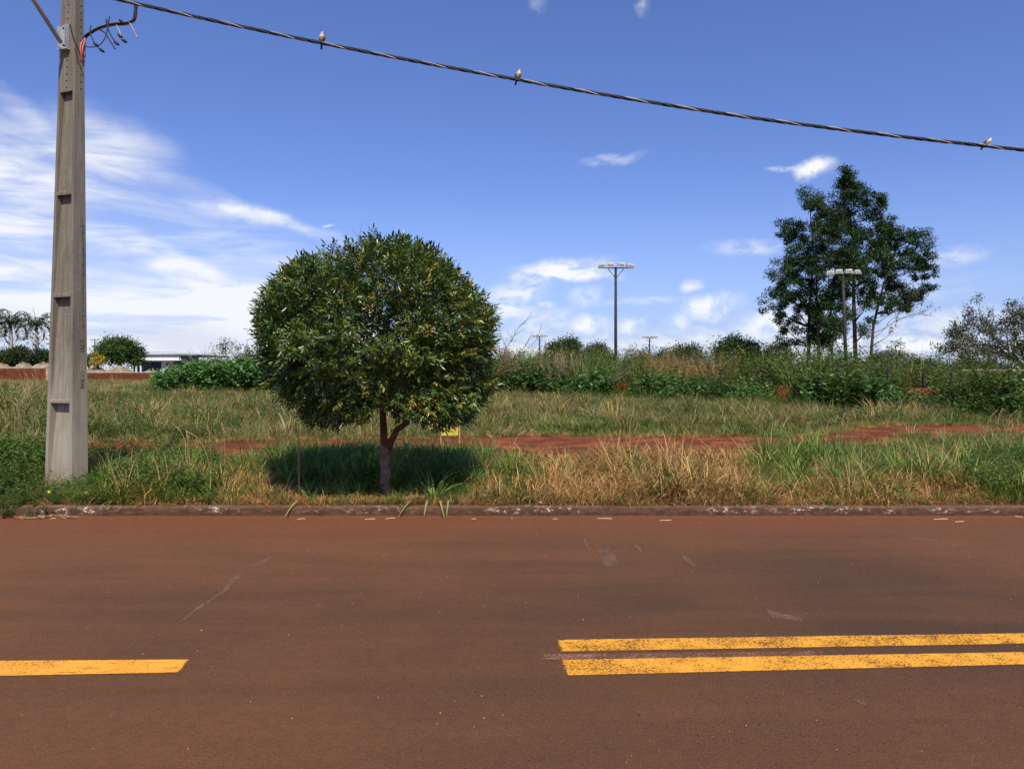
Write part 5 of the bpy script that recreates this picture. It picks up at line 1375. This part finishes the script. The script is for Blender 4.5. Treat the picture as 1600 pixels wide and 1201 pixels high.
# thin sapling stem left of the tree, tall seed stalks
mb = MB(); mb.tube([(0, 0, 0), (-.01, 0, .3), (-.015, .01, .62), (-.05, .02, .85)], [.011, .009, .007, .004], 6, (1.6, 1.1, .9))
o = mb.build('dry_sapling', M_TWIG); p = at(468, 770, 8.75); o.location = (p.x, 8.75, .12); tag(o, 'thin reddish dry stem standing left of the street tree', 'dry sapling')
def stalks(px, Y, n, h, label, col=(1.9, 1.7, 1.2)):
    x = (px - 800) / FPX * Y; mb = MB()
    for i in range(n):
        a = random.uniform(-.9, .9); b = random.uniform(-.3, .3); hh = h * random.uniform(.7, 1.05); bx, by = random.uniform(-.35, .35), random.uniform(-.2, .2)
        mb.tube(curve_pts([(bx, by, 0), (bx + a * .06, by, hh * .5), (bx + a * .18, by + b * .1, hh * .85), (bx + a * .34, by + b * .2, hh)], 3), [.003] * 10, 3, col, cap=False)
        for k_ in range(7):
            t = k_ / 7; mb.tube([(bx + a * (.18 + .16 * t), by + b * .15, hh * (.85 + .15 * t)), (bx + a * (.18 + .16 * t) + random.gauss(.02, .02), by, hh * (.85 + .15 * t) - .03)], [.004, .001], 3, col, cap=False)
    o = mb.build('seed_stalks', M_TWIG); o.location = (x, Y, gz(x, Y)); tag(o, label, 'grass stalks', 'tall seeding grass stalks')
stalks(322, 9.8, 5, .85, 'tall pale seed stalks between the pole and the street tree')
stalks(40, 13.5, 16, 1.15, 'tall arching seed stalks at the left edge beyond the verge')
stalks(52, 30, 20, 1.8, 'dry golden stalks just left of the concrete pole')
stalks(1330, 13.0, 10, .7, 'arching dry stalks crossing the dirt strip at right')
stalks(1560, 12.5, 9, .8, 'arching dry stalks near the right edge')
stalks(780, 12.6, 9, .55, 'short dry stalks at the dirt strip right of the street tree')
# dark bushy weeds
def bush(px, Y, h, r, cols, label, leaf=.05, n=30):
    x = (px - 800) / FPX * Y; me = weed_mesh('weed_bush', n, r, h, leaf, cols, 18, .1, .5); o = link('weed_bush', me, M_SHRUB); o.location = (x, Y, gz(x, Y)); tag(o, label, 'bush', 'bushy weeds on the verge')
bush(178, 10.4, .62, .35, WEED[:3], 'dark leafy weed bush just right of the concrete pole')
bush(205, 11.4, .55, .4, WEED, 'second leafy weed bush farther right of the pole')
bush(300, 10.8, .45, .35, [(.07, .16, .035), (.09, .18, .05)], 'bright leafy weed bush between pole and street tree')
bush(1585, 10.0, .75, .4, WEED, 'leafy dark green weed bush at the right edge of the verge')
bush(20, 10.8, .6, .5, [(.08, .15, .045), (.11, .18, .06)], 'leafy weed bush at the left edge')
bush(55, 8.6, .32, .4, [(.075, .16, .045), (.10, .19, .06)], 'feathery green weeds at the kerb in front of the pole', .035, 46)
bush(10, 8.4, .34, .35, [(.075, .16, .045), (.10, .19, .06)], 'feathery green weeds at the kerb in the left corner', .035, 40)

# ------------------------------------------------------------------ small yellow and red sign under the tree
def small_sign():
    Y = 13.1; p = at(704, 690, Y); root = empty('small_sign', (p.x, Y, gz(p.x, Y) - .02)); tag(root, 'small yellow and red board on two orange stakes behind the street tree', 'sign')
    z = lambda py: at(700, py, Y).z - root.location.z
    x = lambda px: at(px, 600, Y).x - p.x
    my = noisy_mat('yellow_board', (.45, .38, .05), (.60, .50, .09), 12, .5); mr = noisy_mat('red_board', (.50, .09, .04), (.58, .12, .05), 10, .5); mo = noisy_mat('orange_stake', (.60, .22, .08), (.70, .28, .11), 10, .7); md = noisy_mat('dark_print', (.08, .06, .02), (.12, .09, .03), 10, .6)
    mb = MB(); mb.box(((x(690) + x(716)) / 2, 0, (z(680) + z(668)) / 2), (x(716) - x(690), .015, z(668) - z(680))); mb.build('yellow_panel', my, root)
    mb = MB(); mb.box(((x(702) + x(716)) / 2, 0, (z(667.8) + z(660)) / 2), (x(716) - x(702), .015, z(660) - z(667.8))); mb.build('red_panel', mr, root)
    for px in (689, 718): mb = MB(); mb.box((x(px), .012, z(664) / 2), (.018, .018, z(664))); mb.build('stake', mo, root)
    mb = MB()
    for i in range(5): mb.box((x(693 + i * 4), -.009, z(674)), (.028, .003, .012 + .02 * (i % 2)))
    mb.build('dark_marks', md, root)
small_sign()

# ------------------------------------------------------------------ litter, straw, grit on the road
M_STRAW = noisy_mat('dry_leaf_litter', (.40, .26, .13), (.54, .38, .22), 30, .8)
def litter(px, py, L, ang, label, w=.006):
    L *= .7; X, Y = gpt(px, py); pts = [Vector((-L / 2, 0, .004)), Vector((-L / 6, random.uniform(-.01, .01), .006)), Vector((L / 6, random.uniform(-.01, .01), .009)), Vector((L / 2, random.uniform(-.02, .02), .005))]
    V = []
    for i, p in enumerate(pts): ww = w * (.3, 1, 1, .2)[i]; V += [(p.x, p.y - ww / 2, p.z), (p.x, p.y + ww / 2, p.z + .003), (p.x, p.y, p.z + .008)]
    F = []
    for i in range(3): F += [(i * 3, i * 3 + 3, i * 3 + 5, i * 3 + 2), (i * 3 + 2, i * 3 + 5, i * 3 + 4, i * 3 + 1), (i * 3 + 1, i * 3 + 4, i * 3 + 3, i * 3)]
    mb = MB(); mb.add(V, F); o = mb.build('dry_leaf', M_STRAW); o.location = (X, Y, .001); o.rotation_euler = (0, 0, ang); tag(o, label, 'dry leaf', 'dry leaves and straws along the kerb')
for a_ in [(578, 812, .16, .1, 'pale dry leaf on the road just left of the tree trunk'), (610, 811, .14, .3, 'pale forked straw on the road below the tree trunk'), (470, 812, .12, -.1, 'straw on the road below the small green clump'),
           (83, 811, .10, 0, 'pale leaf on the road below the pole'), (250, 806, .4, .15, 'long dry stalk lying along the kerb between pole and tree', ), (740, 812, .07, .4, 'small pale leaf right of the big grass clump'),
           (945, 811, .22, -.1, 'long straw on the road at picture centre right'), (868, 812, .08, .1, 'small pale straw right of centre'), (1040, 814, .18, -.05, 'thin straw on the road below the dry grass'),
           (1470, 812, .22, .05, 'straw lying at the kerb far right'), (1580, 808, .3, -.2, 'long pale straw at the right corner kerb'), (1500, 816, .16, .1, 'second straw at the kerb far right'), (800, 811, .05, 1, 'tiny leaf at the kerb, centre')]:
    litter(*a_[:4], a_[4])
scr = MB()
for i in range(70):
    px = random.uniform(20, 110); X, Y = gpt(px, random.uniform(803, 811)); L = random.uniform(.06, .2); a = random.gauss(0, .6)
    scr.tube([(X, Y, random.uniform(.005, .04)), (X + L * math.cos(a), Y + L * math.sin(a) * .5, random.uniform(.004, .03))], .0035, 3)
tag(scr.build('straw_pile', M_STRAW), 'small pile of dry straw against the kerb in front of the pole', 'straw pile')
mb = MB(); mb.tube([(0, 0, 0), (.02, 0, .018), (.05, .01, .0)], [.02, .03, .012], 5); o = mb.build('litter_scrap', M_WHITE); o.location = (at(755, 772, 8.5).x, 8.4, .13); tag(o, 'crumpled white scrap in the grass right of the big green clump', 'litter')
mb = MB(); mb.tube([(0, 0, 0), (.03, 0, .03), (.06, .01, .02)], [.01, .03, .012], 6); o = mb.build('stone', M_KERB); o.location = (at(840, 788, 8.1).x, 8.06, .112); tag(o, 'small pale stone sitting on the kerb at centre', 'stone')
gm = MB(); gm.tube([(-.5, 0, 0), (0, .1, .5), (.5, 0, .1)], [.15, .45, .12], 5); gme = gm.mesh('grit_grain')
GR = ([], [], [], [])
for i in range(260):
    y = random.uniform(2.9, 7.9); x = random.uniform(-.75 * y, .75 * y); put(GR, x, y, 0, random.uniform(.002, .006) * (1.6 if random.random() < .1 else 1), z=.001)
scatter('road_grit', [(gme, M_STRAW)], *GR)
# yellow flowers in the kerb-side weeds
M_YEL = noisy_mat('yellow_petal', (.75, .62, .08), (.85, .72, .12), 20, .6)
for px, py, lb in ((77, 768, 'upper yellow flower in the weeds by the pole foot'), (76, 777, 'middle yellow flower in the weeds by the pole foot'), (85, 785, 'lowest yellow flower in the weeds near the kerb'), (135, 769, 'yellow flower in the weeds right of the pole foot')):
    mb = MB(); p = at(px, py, 8.42)
    for k_ in range(6):
        a = 2 * PI * k_ / 6; d1 = Vector((math.cos(a), -.25, math.sin(a))); s1 = Vector((-math.sin(a), 0, math.cos(a)))
        mb.add([(0, 0, 0), tuple(d1 * .014 + s1 * .007), tuple(d1 * .022), tuple(d1 * .014 - s1 * .007)], [(0, 1, 2, 3)])
    mb.tube([(0, .004, 0), (0, -.006, 0)], [.006, .004], 6)
    mb.tube([(0, .004, 0), (.005, .02, -(p.z - .12))], .0018, 3)
    o = mb.build('yellow_flower', M_YEL); o.location = p; tag(o, lb, 'flower', 'yellow flowers at the pole foot')
